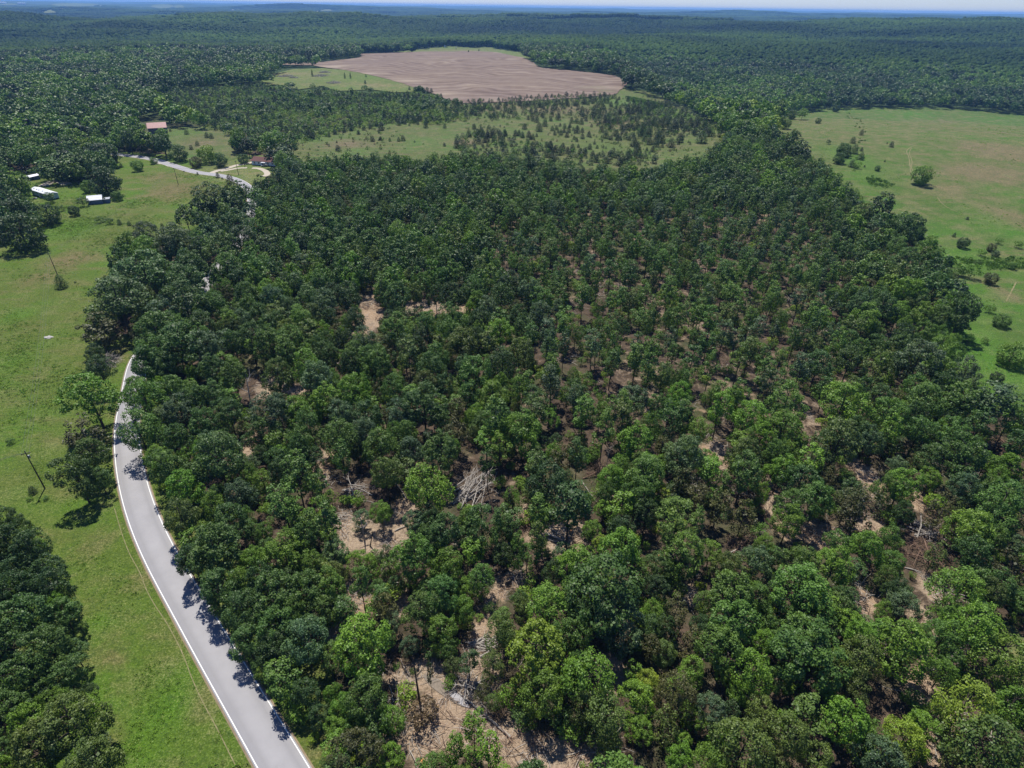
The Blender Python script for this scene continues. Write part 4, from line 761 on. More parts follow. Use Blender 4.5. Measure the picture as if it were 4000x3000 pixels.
# ------------------------------------------------------------------ random filling of the woods
MAIN = vp([(435, 430), (520, 400), (600, 345), (690, 325), (830, 322), (900, 332), (1000, 318), (1100, 325), (1250, 350), (1420, 352), (1500, 320), (1580, 290), (1660, 300), (1725, 325), (1790, 360), (1840, 420), (1900, 455), (1985, 485), (2045, 560), (2095, 650), (2100, 720),
           (2050, 775), (2120, 840), (2260, 870), (2420, 1100), (2600, 1900), (760, 1900), (700, 1680), (590, 1480), (490, 1340), (430, 1280), (400, 1190), (372, 1090), (330, 1030), (290, 950), (280, 880), (300, 800), (270, 740), (200, 720), (195, 670), (245, 605), (250, 545), (300, 500), (430, 490)])
SWOOD = vp([(-300, 1090), (0, 1090), (55, 1115), (120, 1240), (150, 1350), (215, 1540), (240, 1640), (260, 1900), (-600, 1900)])
BARNYARD = vp([(300, 262), (358, 256), (372, 290), (350, 300), (300, 296)])
openpolys = [OPEN[k] for k in OPEN] + [BARNYARD] + [p for _, p in FAR_FIELDS]
def blocked(x, y, zc, dr=4.1, skip=()):
    z = height(x, y); bx, by, _ = project(np.stack([x, y, z], 1)); cx, cy_, dep = project(np.stack([x, y, z + zc], 1))
    tx, ty, _ = project(np.stack([x, y, z + zc * 1.45], 1))
    bad = np.zeros(len(x), bool)
    for p in openpolys: bad |= inpoly(bx, by, p) | inpoly(cx, cy_, p) | inpoly((cx + tx) / 2, (cy_ + ty) / 2, p)
    r = np.hypot(x, y); nr = r < 900
    if nr.any():
        b2 = np.zeros(len(x), bool); b2[nr] = road_dist(x[nr], y[nr]) < dr; bad |= b2
    return bad, bx, by, cx, cy_, dep
SUPP = []           # (x, y, radius) of everything placed so far
def far_enough(x, y, r, f=.8):
    a = np.array(SUPP); ok = np.ones(len(x), bool)
    for i in range(len(x)):
        d = np.hypot(a[:, 0] - x[i], a[:, 1] - y[i]); ok[i] = (d > f * (a[:, 2] + r[i])).all()
    return ok
for n_ in near + opens: SUPP.append((n_[0], n_[1], n_[4]))
g = np.random.default_rng(77)
sp = 6.6
gx, gy = np.meshgrid(np.arange(-260, 480, sp), np.arange(20, 640, sp)); gx = gx.ravel() + g.uniform(-2.6, 2.6, gx.size); gy = gy.ravel() + g.uniform(-2.6, 2.6, gy.size)
bad, bx, by, cx, cy_, dep = blocked(gx, gy, 10.)
inm = inpoly(cx, cy_, MAIN) | inpoly(cx, cy_, SWOOD)
k = ~bad & inm & (dep > 30)
for a, b, ea, eb in CLEAR: k &= ~((((cx - a) / (ea * 1.15)) ** 2 + ((cy_ - b) / (eb * 1.15)) ** 2 < 1) | (((bx - a) / ea) ** 2 + ((by - b) / eb) ** 2 < 1))
gx, gy, cx, cy_, dep = gx[k], gy[k], cx[k], cy_[k], dep[k]
thin = inpoly(cx, cy_, THIN)
rr = np.where(thin, g.uniform(1.9, 3.0, len(gx)), g.uniform(3.1, 5.2, len(gx)))
keep = far_enough(gx, gy, rr, .78) & (~thin | (g.uniform(size=len(gx)) < .74))
fill = []
used = []
for i in np.flatnonzero(keep):
    if used:
        u = np.array(used[-400:]); 
        if ((np.hypot(u[:, 0] - gx[i], u[:, 1] - gy[i])) < .72 * (u[:, 2] + rr[i])).any(): continue
    used.append((gx[i], gy[i], rr[i]))
    big = float(fbm(gx[i] / 45, gy[i] / 45, 2, 90)); q = g.uniform()
    if thin[i]: kk, tn = ('slim', g.choice(list('OMSBML'))) if q < .85 else ('fine', 'M')
    else:
        kk = 'oak' if q < .68 else ('fine' if q < .78 else ('slim' if q < .90 else 'woodcedar'))
        tn = 'C' if kk == 'woodcedar' else g.choice(list('OOMMBDHGHL' if big > 0 else 'OODBMDMOLG'))
    rx = rr[i] if kk != 'slim' else min(rr[i], 3.1)
    if kk == 'woodcedar': rx = g.uniform(1.9, 2.8)
    H = min(19, 2.0 * rx + 6.0) if kk in ('oak', 'fine') else (g.uniform(14, 18) if kk == 'slim' else g.uniform(8, 13))
    fill.append([gx[i], gy[i], kk, str(tn), rx, H, dep[i], None])
# understorey in the gaps
pol = []
gx2, gy2 = np.meshgrid(np.arange(-200, 420, 4.6), np.arange(20, 560, 4.6)); gx2 = gx2.ravel() + g.uniform(-2, 2, gx2.size); gy2 = gy2.ravel() + g.uniform(-2, 2, gy2.size)
bad, bx, by, cx, cy_, dep2 = blocked(gx2, gy2, 6.)
k = ~bad & (inpoly(cx, cy_, MAIN) | inpoly(cx, cy_, SWOOD)) & (dep2 > 30) & ~inpoly(cx, cy_, THIN)
for a, b, ea, eb in CLEAR: k &= ~((((cx - a) / (ea * 1.1)) ** 2 + ((cy_ - b) / (eb * 1.1)) ** 2 < 1) | (((bx - a) / ea) ** 2 + ((by - b) / eb) ** 2 < 1))
allT = np.array(SUPP + used)
for i in np.flatnonzero(k):
    rx = g.uniform(1.5, 2.9)
    if (np.hypot(allT[:, 0] - gx2[i], allT[:, 1] - gy2[i]) < .62 * allT[:, 2] + .5 * rx).any(): continue
    if gx2[i] > 0 and g.uniform() < .35: continue
    pol.append([gx2[i], gy2[i], str(g.choice(['oak', 'slim', 'fine', 'woodcedar', 'oak'])), str(g.choice(list('OMDGHLS'))), rx, rx * g.uniform(2.4, 3.6) + 2, dep2[i], None])
sap = []
gx, gy = np.meshgrid(np.arange(-150, 330, 3.6), np.arange(30, 430, 3.6)); gx = gx.ravel() + g.uniform(-1.7, 1.7, gx.size); gy = gy.ravel() + g.uniform(-1.7, 1.7, gy.size)
bad, bx, by, cx, cy_, dep = blocked(gx, gy, 2., 4.6)
k = ~bad & (inpoly(bx, by, MAIN)) & (dep > 30) & (g.uniform(size=len(gx)) < .48)
for a, b, ea, eb in CLEAR: k &= ~(((bx - a) / (ea * .95)) ** 2 + ((by - b) / (eb * .95)) ** 2 < 1)
for i in np.flatnonzero(k):
    rx = g.uniform(.6, 2.0); sap.append([gx[i], gy[i], 'bush', str(g.choice(list('GSHYGHO'))), rx, rx * g.uniform(1.6, 2.6), dep[i], None])

# ------------------------------------------------------------------ single trees as things, the rest scattered
def tintv(code, g_, j=.16):
    c = np.array(TINT[code]) * g_.uniform(1 - j, 1 + j) * g_.uniform(1 - .07, 1 + .07, 3); return tuple(float(v) for v in c)
g2 = np.random.default_rng(3)
def make_tree(e, name, cat, group):
    x, y, kk, tn, rx, H, dep, lab = e; K = KIND[kk]; i = int(g2.integers(len(K['items']))); cm, tm = K['items'][i]
    o = empty(name, (x, y, float(height(x, y)) - .1), g2.uniform(0, 6.28)); s = rx / K['rx']
    o.scale = (s * g2.uniform(.92, 1.08), s * g2.uniform(.92, 1.08), H / K['H'])
    c = link('crown', cm, o); c.color = (*tintv(tn, g2), 1)
    if tm is not None: link('trunk', tm, o)
    tag(o, lab, cat, group); return o
LAND = [('bend of the grey road', 250, 960), ('muddy clearing by the road', 905, 1500), ('isolated bright green tree mid wood', 924, 1060), ('yellow green tree at bottom centre', 1160, 1400), ('grey fallen branches', 1035, 1050), ('white snag', 548, 850),
        ('bare logs on pink earth', 1195, 1155), ('sandy patch right of centre', 1872, 1036), ('brown brush heap', 1990, 1190), ('yellow puddle track', 2010, 1500), ('brush heap at right edge', 2170, 965), ('long sandy clearing', 800, 1165), ('sandy gap left of centre', 795, 680),
        ('corner of the right meadow', 2090, 700), ('blue green round tree at bottom', 1535, 1535), ('dark hollow lower right', 1905, 1520), ('frame corner bottom left', 20, 1640), ('frame corner bottom right', 2190, 1640), ('thinned stand of slim trees', 1450, 620), ('first tree shadow on the road', 430, 1335),
        ('wood tip by the far road', 520, 420), ('hedge line of small conifers', 500, 480), ('dirt strip in the upper wood', 940, 662), ('wood edge below the old field', 1100, 345), ('brown withered bush', 915, 1540), ('left end of the wood at the meadow', 250, 650), ('dead grey bush by the road', 232, 785), ('row of cedars right of centre', 1500, 1080),
        ('upper wood below the right meadow', 1750, 420), ('orange stump', 1232, 1150)]
LAND_C = [('ploughed field corner', 1345, 195), ('pink bare strip', 1003, 308), ('bottom of the old field', 1180, 335), ('right end of the old field', 1540, 280), ('middle of the old field', 1240, 285), ('lower edge of the brown field', 1000, 228), ('thicket edge', 700, 290), ('dense cedar clump', 1390, 265), ('cluster above the wood', 1060, 300)]
ORD = ['nearest', 'second', 'third', 'fourth', 'fifth', 'sixth', 'seventh', 'eighth', 'ninth', 'tenth', 'eleventh', 'twelfth', 'thirteenth', 'fourteenth', 'fifteenth', 'sixteenth', 'seventeenth', 'eighteenth', 'nineteenth', 'twentieth']
def label_all(es, land, noun):
    P = np.array([[e[0], e[1], float(height(e[0], e[1])) + KIND[e[2]]['zc'] / KIND[e[2]]['H'] * e[5]] for e in es]); X, Y, D = project(P)
    groups = {}
    for i, e in enumerate(es):
        if e[7]: continue
        best = min(land, key=lambda l: (l[1] * V - X[i]) ** 2 + (l[2] * V - Y[i]) ** 2)
        dx, dy = X[i] - best[1] * V, Y[i] - best[2] * V
        side = ('right of' if dx > 0 else 'left of') if abs(dx) > abs(dy) else ('below' if dy > 0 else 'above')
        w_ = 2 * e[4] / D[i] * FPX; size = 'big' if w_ > 130 else ('medium' if w_ > 80 else 'small')
        if noun == 'cedar': size = 'large' if w_ > 18 else ('medium' if w_ > 13 else 'small')
        n_ = noun or {'oak': 'broadleaf tree', 'fine': 'feathery tree', 'slim': 'slender tree', 'woodcedar': 'bushy conifer', 'bush': 'shrub', 'cedar': 'conifer'}[e[2]]
        groups.setdefault((size, TNAME[e[3]], n_, side, best[0]), []).append((dx * dx + dy * dy, i))
    for (size, tn, n_, side, la), li in groups.items():
        li.sort()
        for k, (_, i) in enumerate(li):
            o_ = '' if len(li) == 1 else (', ' + ORD[min(k, 19)])
            es[i][7] = f'{size} {tn} {n_}{o_} {side} the {la}'
            if len(es[i][7].split()) > 16: es[i][7] = f'{size} {tn} {n_}{o_} {side} {la}'
wood = near + fill
P = np.array([[e[0], e[1], 10.] for e in wood]); X, Y, D = project(P)
vis = (X > -150) & (X < 4150) & (Y > -50) & (Y < 3150)
for e, v_ in zip(wood, vis): e.append(bool(v_))
broad = [e for e in wood if e[2] != 'woodcedar' and e[8]]; con = [e for e in wood if e[2] == 'woodcedar' and e[8]]
nob = sum(1 for e in opens if e[2] not in ('cedar', 'bush'))
broad.sort(key=lambda e: -e[4] / e[6] * (1.3 if e in near else 1)); con.sort(key=lambda e: -e[4] / e[6])
B1 = [e[:8] for e in broad[:300 - nob]]; C1 = [e[:8] for e in con[:70]]
rest = [e[:8] for e in broad[300 - nob:]] + [e[:8] for e in con[70:]] + [e[:8] for e in wood if not e[8]]
rest += [e[:8] for e in pol]
label_all(B1, LAND, None); label_all(C1, LAND, None)
for e in B1: make_tree(e, {'oak': 'broadleaf_tree', 'fine': 'feathery_tree', 'slim': 'slender_tree', 'bush': 'shrub', 'cedar': 'conifer_tree'}[e[2]], 'shrub' if e[2] == 'bush' else 'tree', 'trees of the logged wood')
for e in C1: make_tree(e, 'conifer_tree', 'tree', 'conifers among the logged wood')
for e in opens: make_tree(e[:8], {'oak': 'meadow_tree', 'round': 'meadow_tree', 'fine': 'meadow_tree', 'bush': 'shrub', 'cedar': 'cedar_tree', 'woodcedar': 'cedar_tree', 'slim': 'meadow_tree'}[e[2]], {'bush': 'shrub'}.get(e[2], 'tree'), 'trees and bushes standing in the open')
oldc = [e for e in oldc]
oldc.sort(key=lambda e: -e[4] / e[6])
OC1 = oldc[:240]; label_all(OC1, LAND_C, 'cedar')
for e in OC1: make_tree(e, 'cedar_tree', 'tree', 'cedars dotted over the old field')

def gn_scatter(name, entries, kinds, kindtag='stuff', trunks=True):
    """entries: x, y, z, kind, variant, rz, sx, sz, tint -> one object of scattered trees"""
    src = bpy.data.collections.new('source_' + name); order = {}; objs = []
    for kk in kinds:
        for i, (cm, tm) in enumerate(KIND[kk]['items']):
            parts = [cm] + ([tm] if (tm is not None and trunks) else [])
            vs, fs, lv, mi = [], [], [], []; n0 = 0
            me = cm if cm.materials[0] == M['leaf_i'] else both(cm)
            if tm is not None and trunks:
                nme = bpy.data.meshes.new('tree_source'); bm = bmesh.new(); bm.from_mesh(me); bm.from_mesh(tm)
                nf = len(me.polygons); bm.faces.ensure_lookup_table()
                for f in bm.faces[nf:]: f.material_index = 1
                bm.to_mesh(nme); bm.free(); nme.materials.append(M['leaf_i']); nme.materials.append(M['bark']); me = nme
            ob = bpy.data.objects.new('s%03d' % len(objs), me); src.objects.link(ob); order[(kk, i)] = len(objs); objs.append(ob)
    scatter(name, src, entries, order, kindtag); return
def scatter(name, src, entries, order, kindtag='stuff', label=None):
    n = len(entries)
    me = bpy.data.meshes.new(name); me.vertices.add(n)
    me.vertices.foreach_set('co', np.array([[e[0], e[1], e[2]] for e in entries], np.float32).ravel())
    a = me.attributes.new('idx', 'INT', 'POINT'); a.data.foreach_set('value', np.array([order[(e[3], e[4])] for e in entries], np.int32))
    a = me.attributes.new('rot', 'FLOAT_VECTOR', 'POINT'); a.data.foreach_set('vector', np.array([[e[9] if len(e) > 9 else 0, e[10] if len(e) > 10 else 0, e[5]] for e in entries], np.float32).ravel())
    a = me.attributes.new('scl', 'FLOAT_VECTOR', 'POINT'); a.data.foreach_set('vector', np.array([[e[6], e[6], e[7]] for e in entries], np.float32).ravel())
    a = me.attributes.new('tint', 'FLOAT_COLOR', 'POINT'); a.data.foreach_set('color', np.array([[*e[8], 1] for e in entries], np.float32).ravel())
    o = link(name, me); tag(o, label, kind=kindtag)
    ng = bpy.data.node_groups.new('scatter_' + name, 'GeometryNodeTree')
    ng.interface.new_socket('Geometry', in_out='INPUT', socket_type='NodeSocketGeometry'); ng.interface.new_socket('Geometry', in_out='OUTPUT', socket_type='NodeSocketGeometry')
    gi = ng.nodes.new('NodeGroupInput'); go = ng.nodes.new('NodeGroupOutput')
    ip = ng.nodes.new('GeometryNodeInstanceOnPoints'); ci = ng.nodes.new('GeometryNodeCollectionInfo')
    ci.inputs['Collection'].default_value = src; ci.inputs['Separate Children'].default_value = True; ci.inputs['Reset Children'].default_value = True
    ip.inputs['Pick Instance'].default_value = True
    def na(nm, typ):
        q = ng.nodes.new('GeometryNodeInputNamedAttribute'); q.data_type = typ; q.inputs['Name'].default_value = nm; return q.outputs['Attribute']
    e2r = ng.nodes.new('FunctionNodeEulerToRotation')
    ng.links.new(gi.outputs[0], ip.inputs['Points']); ng.links.new(ci.outputs[0], ip.inputs['Instance'])
    ng.links.new(na('idx', 'INT'), ip.inputs['Instance Index']); ng.links.new(na('rot', 'FLOAT_VECTOR'), e2r.inputs[0]); ng.links.new(e2r.outputs[0], ip.inputs['Rotation'])
    ng.links.new(na('scl', 'FLOAT_VECTOR'), ip.inputs['Scale']); ng.links.new(ip.outputs[0], go.inputs[0])
    md = o.modifiers.new('scatter', 'NODES'); md.node_group = ng; return o
def ent(e, g_, far=None):
    x, y, kk, tn, rx, H = e[:6]
    if far: kk = far.get(kk, kk)
    K = KIND[kk]; return [x, y, float(height(x, y)) - .15, kk, int(g_.integers(len(K['items']))), g_.uniform(0, 6.28), rx / K['rx'], H / K['H'], tintv(tn, g_)]
g3 = np.random.default_rng(8)
gn_scatter('woodland', [ent(e, g3, {'oak': 'oak_mid'} if e[6] > 230 else None) for e in rest], ['oak', 'fine', 'slim', 'woodcedar', 'oak_mid', 'bush'])
gn_scatter('undergrowth', [ent(e, g3) for e in sap], ['bush'])

# thicket of young cedars and saplings
g = np.random.default_rng(21); th = []
TP = cast([p[0] for p in THICKET], [p[1] for p in THICKET])[:, :2]
x0, y0 = TP.min(0); x1, y1 = TP.max(0); step = 4.4
gx, gy = np.meshgrid(np.arange(x0, x1, step), np.arange(y0, y1, step)); gx = gx.ravel() + g.uniform(-2, 2, gx.size); gy = gy.ravel() + g.uniform(-2, 2, gy.size)
k = inpoly(gx, gy, [tuple(p) for p in TP]); gx, gy = gx[k], gy[k]
z = height(gx, gy); bx, by, dep = project(np.stack([gx, gy, z], 1)); cx, cy_, _ = project(np.stack([gx, gy, z + 4], 1))
bad = np.zeros(len(gx), bool)
for nm in ('plough', 'pasture', 'barn', 'lawn', 'west'): bad |= inpoly(bx, by, OPEN[nm]) | inpoly(cx, cy_, OPEN[nm])
inold = inpoly(bx, by, OPEN['old'])
for i in np.flatnonzero(~bad & (~inold | (g.uniform(size=len(gx)) < .3)) & (g.uniform(size=len(gx)) < .86) & (road_dist(gx, gy) > 8)):
    f_ = float(fbm(gx[i] / 50, gy[i] / 50, 3, 31)); q = g.uniform() + f_ * .8
    if q < .26: th.append([gx[i], gy[i], 'cedar_far', str(g.choice(list('DKKD'))), g.uniform(1.4, 2.7), g.uniform(4, 7)])
    elif q < .95: rx = g.uniform(1.2, 2.6); rx *= 1.15; th.append([gx[i], gy[i], 'bush_far', str(g.choice(list('GGHYGYS'))), rx, rx * g.uniform(1.2, 1.8)])
    elif g.uniform() < .35: rx = g.uniform(2.6, 4.6); th.append([gx[i], gy[i], 'oak_far', str(g.choice(list('OMDB'))), rx, rx * 2.4 + 1])
# low scrub over the old field
OP = cast([p[0] for p in OPEN['old']], [p[1] for p in OPEN['old']])[:, :2]; x0, y0 = OP.min(0); x1, y1 = OP.max(0)
gx = g.uniform(x0, x1, 5200); gy = g.uniform(y0, y1, 5200); k = inpoly(gx, gy, [tuple(p) for p in OP]); gx, gy = gx[k], gy[k]
for i in range(len(gx)):
    f_ = float(fbm(gx[i] / 60, gy[i] / 60, 3, 33)); right = sstep(60, 200, gx[i])
    if g.uniform() > .30 + .9 * f_ + .25 * right: continue
    q = g.uniform()
    if q < .5: rx = g.uniform(.4, 1.1); th.append([gx[i], gy[i], 'cedar_far', str(g.choice(list('DKKR'))), rx, rx * g.uniform(2.2, 3)])
    else: rx = g.uniform(.6, 1.6); th.append([gx[i], gy[i], 'bush_far', str(g.choice(list('GSLHM'))), rx, rx * g.uniform(1.2, 2.2)])
DENSE = [(vp([(1270, 238), (1420, 222), (1545, 262), (1565, 300), (1420, 296), (1335, 305), (1285, 268)]), .62), (vp([(985, 300), (1060, 278), (1120, 305), (1210, 322), (1300, 335), (1420, 325), (1420, 365), (985, 350)]), .42), (vp([(985, 222), (1300, 204), (1335, 214), (1200, 237), (985, 237)]), .40), (vp([(960, 236), (1320, 236), (1320, 256), (1000, 262)]), .22)]
gx = g.uniform(x0, x1, 16000); gy = g.uniform(y0, y1, 16000); bx, by, _ = project(np.stack([gx, gy, height(gx, gy)], 1)); used_c = []
for pl, pr in DENSE:
    for i in np.flatnonzero(inpoly(bx, by, pl)):
        if g.uniform() > pr: continue
        if used_c and (np.hypot(*(np.array(used_c)[:, :2] - (gx[i], gy[i])).T) < 3.6).any(): continue
        used_c.append((gx[i], gy[i])); q = g.uniform()
        if q < .72: rx = g.uniform(1.0, 2.7); th.append([gx[i], gy[i], 'cedar_far', str(g.choice(list('DKKK'))), rx, rx * g.uniform(2.0, 2.7)])
        else: rx = g.uniform(.9, 2.2); th.append([gx[i], gy[i], 'bush_far', str(g.choice(list('GSHM'))), rx, rx * g.uniform(1.5, 2.4)])
# band of young trees right of the ploughed field and at wood borders
gn_scatter('young_thicket', [ent(e, g3) for e in th], ['cedar_far', 'bush_far', 'oak_far'])

# woods beyond, single crowns out to 1.7 km
g = np.random.default_rng(31); fw = []
def polar(rmin, rmax, area, az0=-52, az1=52):
    n = int(R(az1 - az0) * (rmax ** 2 - rmin ** 2) / 2 / area)
    r_ = np.sqrt(g.uniform(rmin ** 2, rmax ** 2, n)); a = np.radians(g.uniform(az0, az1, n)); return r_ * np.sin(a), r_ * np.cos(a), r_
x, y, r_ = polar(330, 1700, 44)
bad, bx, by, cx, cy_, dep = blocked(x, y, 9.)
inm = inpoly(cx, cy_, MAIN) & (r_ < 640) & (gx.size > 0); inth = inpoly(bx, by, THICKET)
k = ~bad & ~inm & ~inth & (bx > -900) & (bx < 4900)
x, y, cx, cy_, r_ = x[k], y[k], cx[k], cy_[k], r_[k]
brightz = inpoly(cx, cy_, vp([(1400, 215), (1500, 205), (1640, 228), (1720, 262), (1690, 335), (1560, 305), (1500, 262)])) | inpoly(cx, cy_, vp([(330, 205), (420, 195), (520, 250), (560, 300), (470, 330), (400, 270), (330, 250)])) | inpoly(cx, cy_, vp([(0, 320), (90, 300), (190, 280), (330, 280), (330, 310), (180, 330), (0, 370)]))
grid = {}
for i in range(len(x)):
    rx = g.uniform(3.4, 7.2) * (1.1 if r_[i] > 800 else 1.0); key = (int(x[i] // 6), int(y[i] // 6)); hit = False
    for a in (-1, 0, 1):
        for b in (-1, 0, 1):
            for q in grid.get((key[0] + a, key[1] + b), ()):
                if (q[0] - x[i]) ** 2 + (q[1] - y[i]) ** 2 < 36: hit = True
    if hit: continue
    grid.setdefault(key, []).append((x[i], y[i])); v1 = float(fbm(x[i] / 120, y[i] / 120, 3, 35)) + g.uniform(-.42, .42)
    tn = 'D' if v1 < -.3 else ('O' if v1 < .02 else ('M' if v1 < .22 else ('S' if v1 < .4 else 'G')))
    if g.uniform() < .12: tn = 'K'
    if g.uniform() < .08: tn = 'B'
    if brightz[i] and g.uniform() < .6: tn = g.choice(['G', 'S', 'Y', 'H'])
    fw.append([x[i], y[i], 'oak_far' if r_[i] > 620 else 'oak_mid', tn, rx, rx * 1.7 + g.uniform(4, 10)])
gn_scatter('distant_woodland', [ent(e, g3) for e in fw], ['oak_mid', 'oak_far'])
print('counts', len(near), len(fill), len(B1), len(C1), len(rest), len(sap), len(th), len(fw))

# patches of canopy for the hills
def ico(sub):
    bm = bmesh.new(); bmesh.ops.create_icosphere(bm, subdivisions=sub, radius=1); v = np.array([q.co[:] for q in bm.verts]); f = np.array([[q.index for q in p.verts] for p in bm.faces]); bm.free(); return v, f
def patch(seed, size, n, sub, rmin, rmax):
    g_ = np.random.default_rng(seed); V0, F0 = ico(sub); vs, fs, lv = [], [], []
    for i in range(n):
        c = g_.uniform(-.56, .56, 2) * size; r0 = g_.uniform(rmin, rmax); v = V0 * (r0 * (1 + .28 * g_.normal(size=(len(V0), 1)).clip(-1, 1)))
        v = v * np.array([1, 1, 1.05]) + np.array([c[0], c[1], g_.uniform(8.5, 14)]); fs.append(F0 + len(vs) * len(V0)); vs.append(v); lv += [g_.uniform()] * len(F0)
    return mesh_np('canopy_patch', np.vstack(vs), np.vstack(fs), M['canopy'], fattr={'leafv': lv})
def patches(name, rmin, rmax, cell, n, sub, r0, r1, seed):
    global g
    g = np.random.default_rng(seed); src = bpy.data.collections.new('source_' + name); order = {}
    for i in range(5): src.objects.link(bpy.data.objects.new('p%02d' % i, patch(seed + i, cell, n, sub, r0, r1))); order[('p', i)] = i
    x = []; y = []; az = R(50)
    m_ = int(rmax / cell)
    gx, gy = np.meshgrid(np.arange(-m_, m_) * cell * .93, np.arange(0, m_) * cell * .93); gx = gx.ravel() + g.uniform(-.2, .2, gx.size) * cell; gy = gy.ravel() + g.uniform(-.2, .2, gy.size) * cell
    r_ = np.hypot(gx, gy); k = (r_ > rmin) & (r_ < rmax) & (np.abs(np.arctan2(gx, gy)) < az); gx, gy = gx[k], gy[k]
    z = height(gx, gy); cx, cy_, dep = project(np.stack([gx, gy, z + 12], 1)); bx, by, _ = project(np.stack([gx, gy, z], 1)); tx, ty, _ = project(np.stack([gx, gy, z + 17], 1))
    bad = np.zeros(len(gx), bool)
    for p in openpolys: bad |= inpoly(cx, cy_, p) | inpoly(tx, ty, p) | inpoly(bx, by, p)
    gx, gy, z = gx[~bad], gy[~bad], z[~bad]
    hx = (height(gx + 20, gy) - height(gx - 20, gy)) / 40; hy = (height(gx, gy + 20) - height(gx, gy - 20)) / 40
    es = []
    for i in range(len(gx)):
        v1 = float(fbm(gx[i] / 260, gy[i] / 260, 3, 36) + 1.1 * fbm(gx[i] / 800, gy[i] / 500, 2, 37)); t_ = np.array(TINT['O']) * .60 + (np.array(TINT['M']) - np.array(TINT['D'])) * .55 * v1
        rz = g.choice([0, 1.5708, 3.1416, 4.7124])
        es.append([gx[i], gy[i], z[i], 'p', int(g.integers(5)), rz, 1.0, 1.0, tuple(t_ * g.uniform(.92, 1.08))])
    print(name, len(es)); scatter(name, src, es, order)
patches('hill_woodland', 1640, 3900, 48, 40, 2, 3.4, 7.0, 400)
patches('far_hill_woodland', 3850, 11000, 130, 170, 1, 5.0, 8.5, 500)

# weeds and tall tufts on the near grass
def weed(seed, n=16, s=.28):
    g_ = np.random.default_rng(seed); d = unit(g_.normal(size=(n, 3)) * np.array([1, 1, .5])); P = d * g_.uniform(.15, .55, n)[:, None] * np.array([1, 1, .6]); P[:, 2] = np.abs(P[:, 2]) + .12
    q, f = leaf_quads(P, unit(d + np.array([0, 0, .8])), s, g_); return mesh_np('weed', q, f, M['leaf_i'], fattr={'leafv': g_.uniform(0, 1, n)})
KIND['weed'] = dict(rx=.5, H=.6, zc=.3, items=[(weed(700 + i, [18, 14, 24][i], [.17, .21, .15][i]), None) for i in range(3)])
def weeds(name, key, n, rmax, seed, dens, smin, smax, tints):
    g_ = np.random.default_rng(seed); P = cast([p[0] for p in OPEN[key]], [p[1] for p in OPEN[key]])[:, :2]
    x0, y0 = P.min(0); x1, y1 = P.max(0); x1 = min(x1, rmax); y1 = min(y1, rmax); x = g_.uniform(max(x0, -rmax), x1, n); y = g_.uniform(y0, y1, n)
    k = inpoly(x, y, [tuple(p) for p in P]) & (road_dist(x, y) > 4.6); x, y = x[k], y[k]
    bx, by, _ = project(np.stack([x, y, height(x, y)], 1)); k = (bx > -60) & (bx < 4060) & (by < 3080)
    x, y = x[k], y[k]; f = fbm(x / 16, y / 16, 3, 50 + seed) + .6 * fbm(x / 60, y / 60, 2, 52 + seed); k = g_.uniform(size=len(x)) < np.clip(dens + 1.5 * f, .02, 1); x, y, f = x[k], y[k], f[k]; es = []
    for i in range(len(x)):
        s = g_.uniform(smin, smax) * (1 + .6 * max(0, f[i])); es.append([x[i], y[i], float(height(x[i], y[i])) + .08, 'weed', int(g_.integers(3)), g_.uniform(0, 6.28), s, s * g_.uniform(.7, 1.3), tuple(np.array(tints[int(g_.integers(len(tints)))]) * g_.uniform(.85, 1.15))])
    print(name, len(es)); gn_scatter(name, es, ['weed'])
weeds('meadow_weeds', 'west', 90000, 420, 1, .05, .5, 1.4, [(.15, .25, .035), (.13, .26, .03), (.17, .25, .04), (.11, .21, .03), (.16, .21, .05)])
weeds('east_meadow_weeds', 'east', 9000, 620, 2, .10, .7, 1.6, [(.14, .26, .035), (.12, .23, .03), (.16, .28, .035)])

g = np.random.default_rng(15); es = []
for px, py, a, b in [(640, 2780, 75, 150), (560, 2640, 40, 50), (400, 2420, 60, 30), (260, 900, 110, 28), (520, 2900, 70, 70), (150, 1850, 40, 40), (330, 1900, 60, 70), (70, 1235, 50, 20), (90, 1400, 60, 60), (450, 2300, 60, 60), (350, 2180, 60, 50), (600, 2950, 90, 60), (300, 880, 60, 14), (460, 870, 90, 12)]:
    c0 = cast1(px, py); c1 = cast1(px + a, py); c2 = cast1(px, py - b); u1 = (c1 - c0)[:2]; u2 = (c2 - c0)[:2]; n = int(min(1400, np.linalg.norm(u1) * np.linalg.norm(u2) * 9))
    for _ in range(n):
        q = c0[:2] + u1 * g.normal() * .8 + u2 * g.normal() * .8
        if road_dist(q[0], q[1])[0] < 5 or float(fbm(q[0] / 5, q[1] / 5, 3, 44)) < g.uniform(-.6, .15): continue
        s_ = g.uniform(.4, .95); es.append([q[0], q[1], float(height(*q)) + .08, 'weed', int(g.integers(3)), g.uniform(0, 6.28), s_, s_ * g.uniform(.8, 1.5), tuple(np.array([(.13, .24, .03), (.115, .225, .03), (.15, .25, .035)][int(g.integers(3))]) * g.uniform(.85, 1.15))])
gn_scatter('lush_weeds', es, ['weed'])
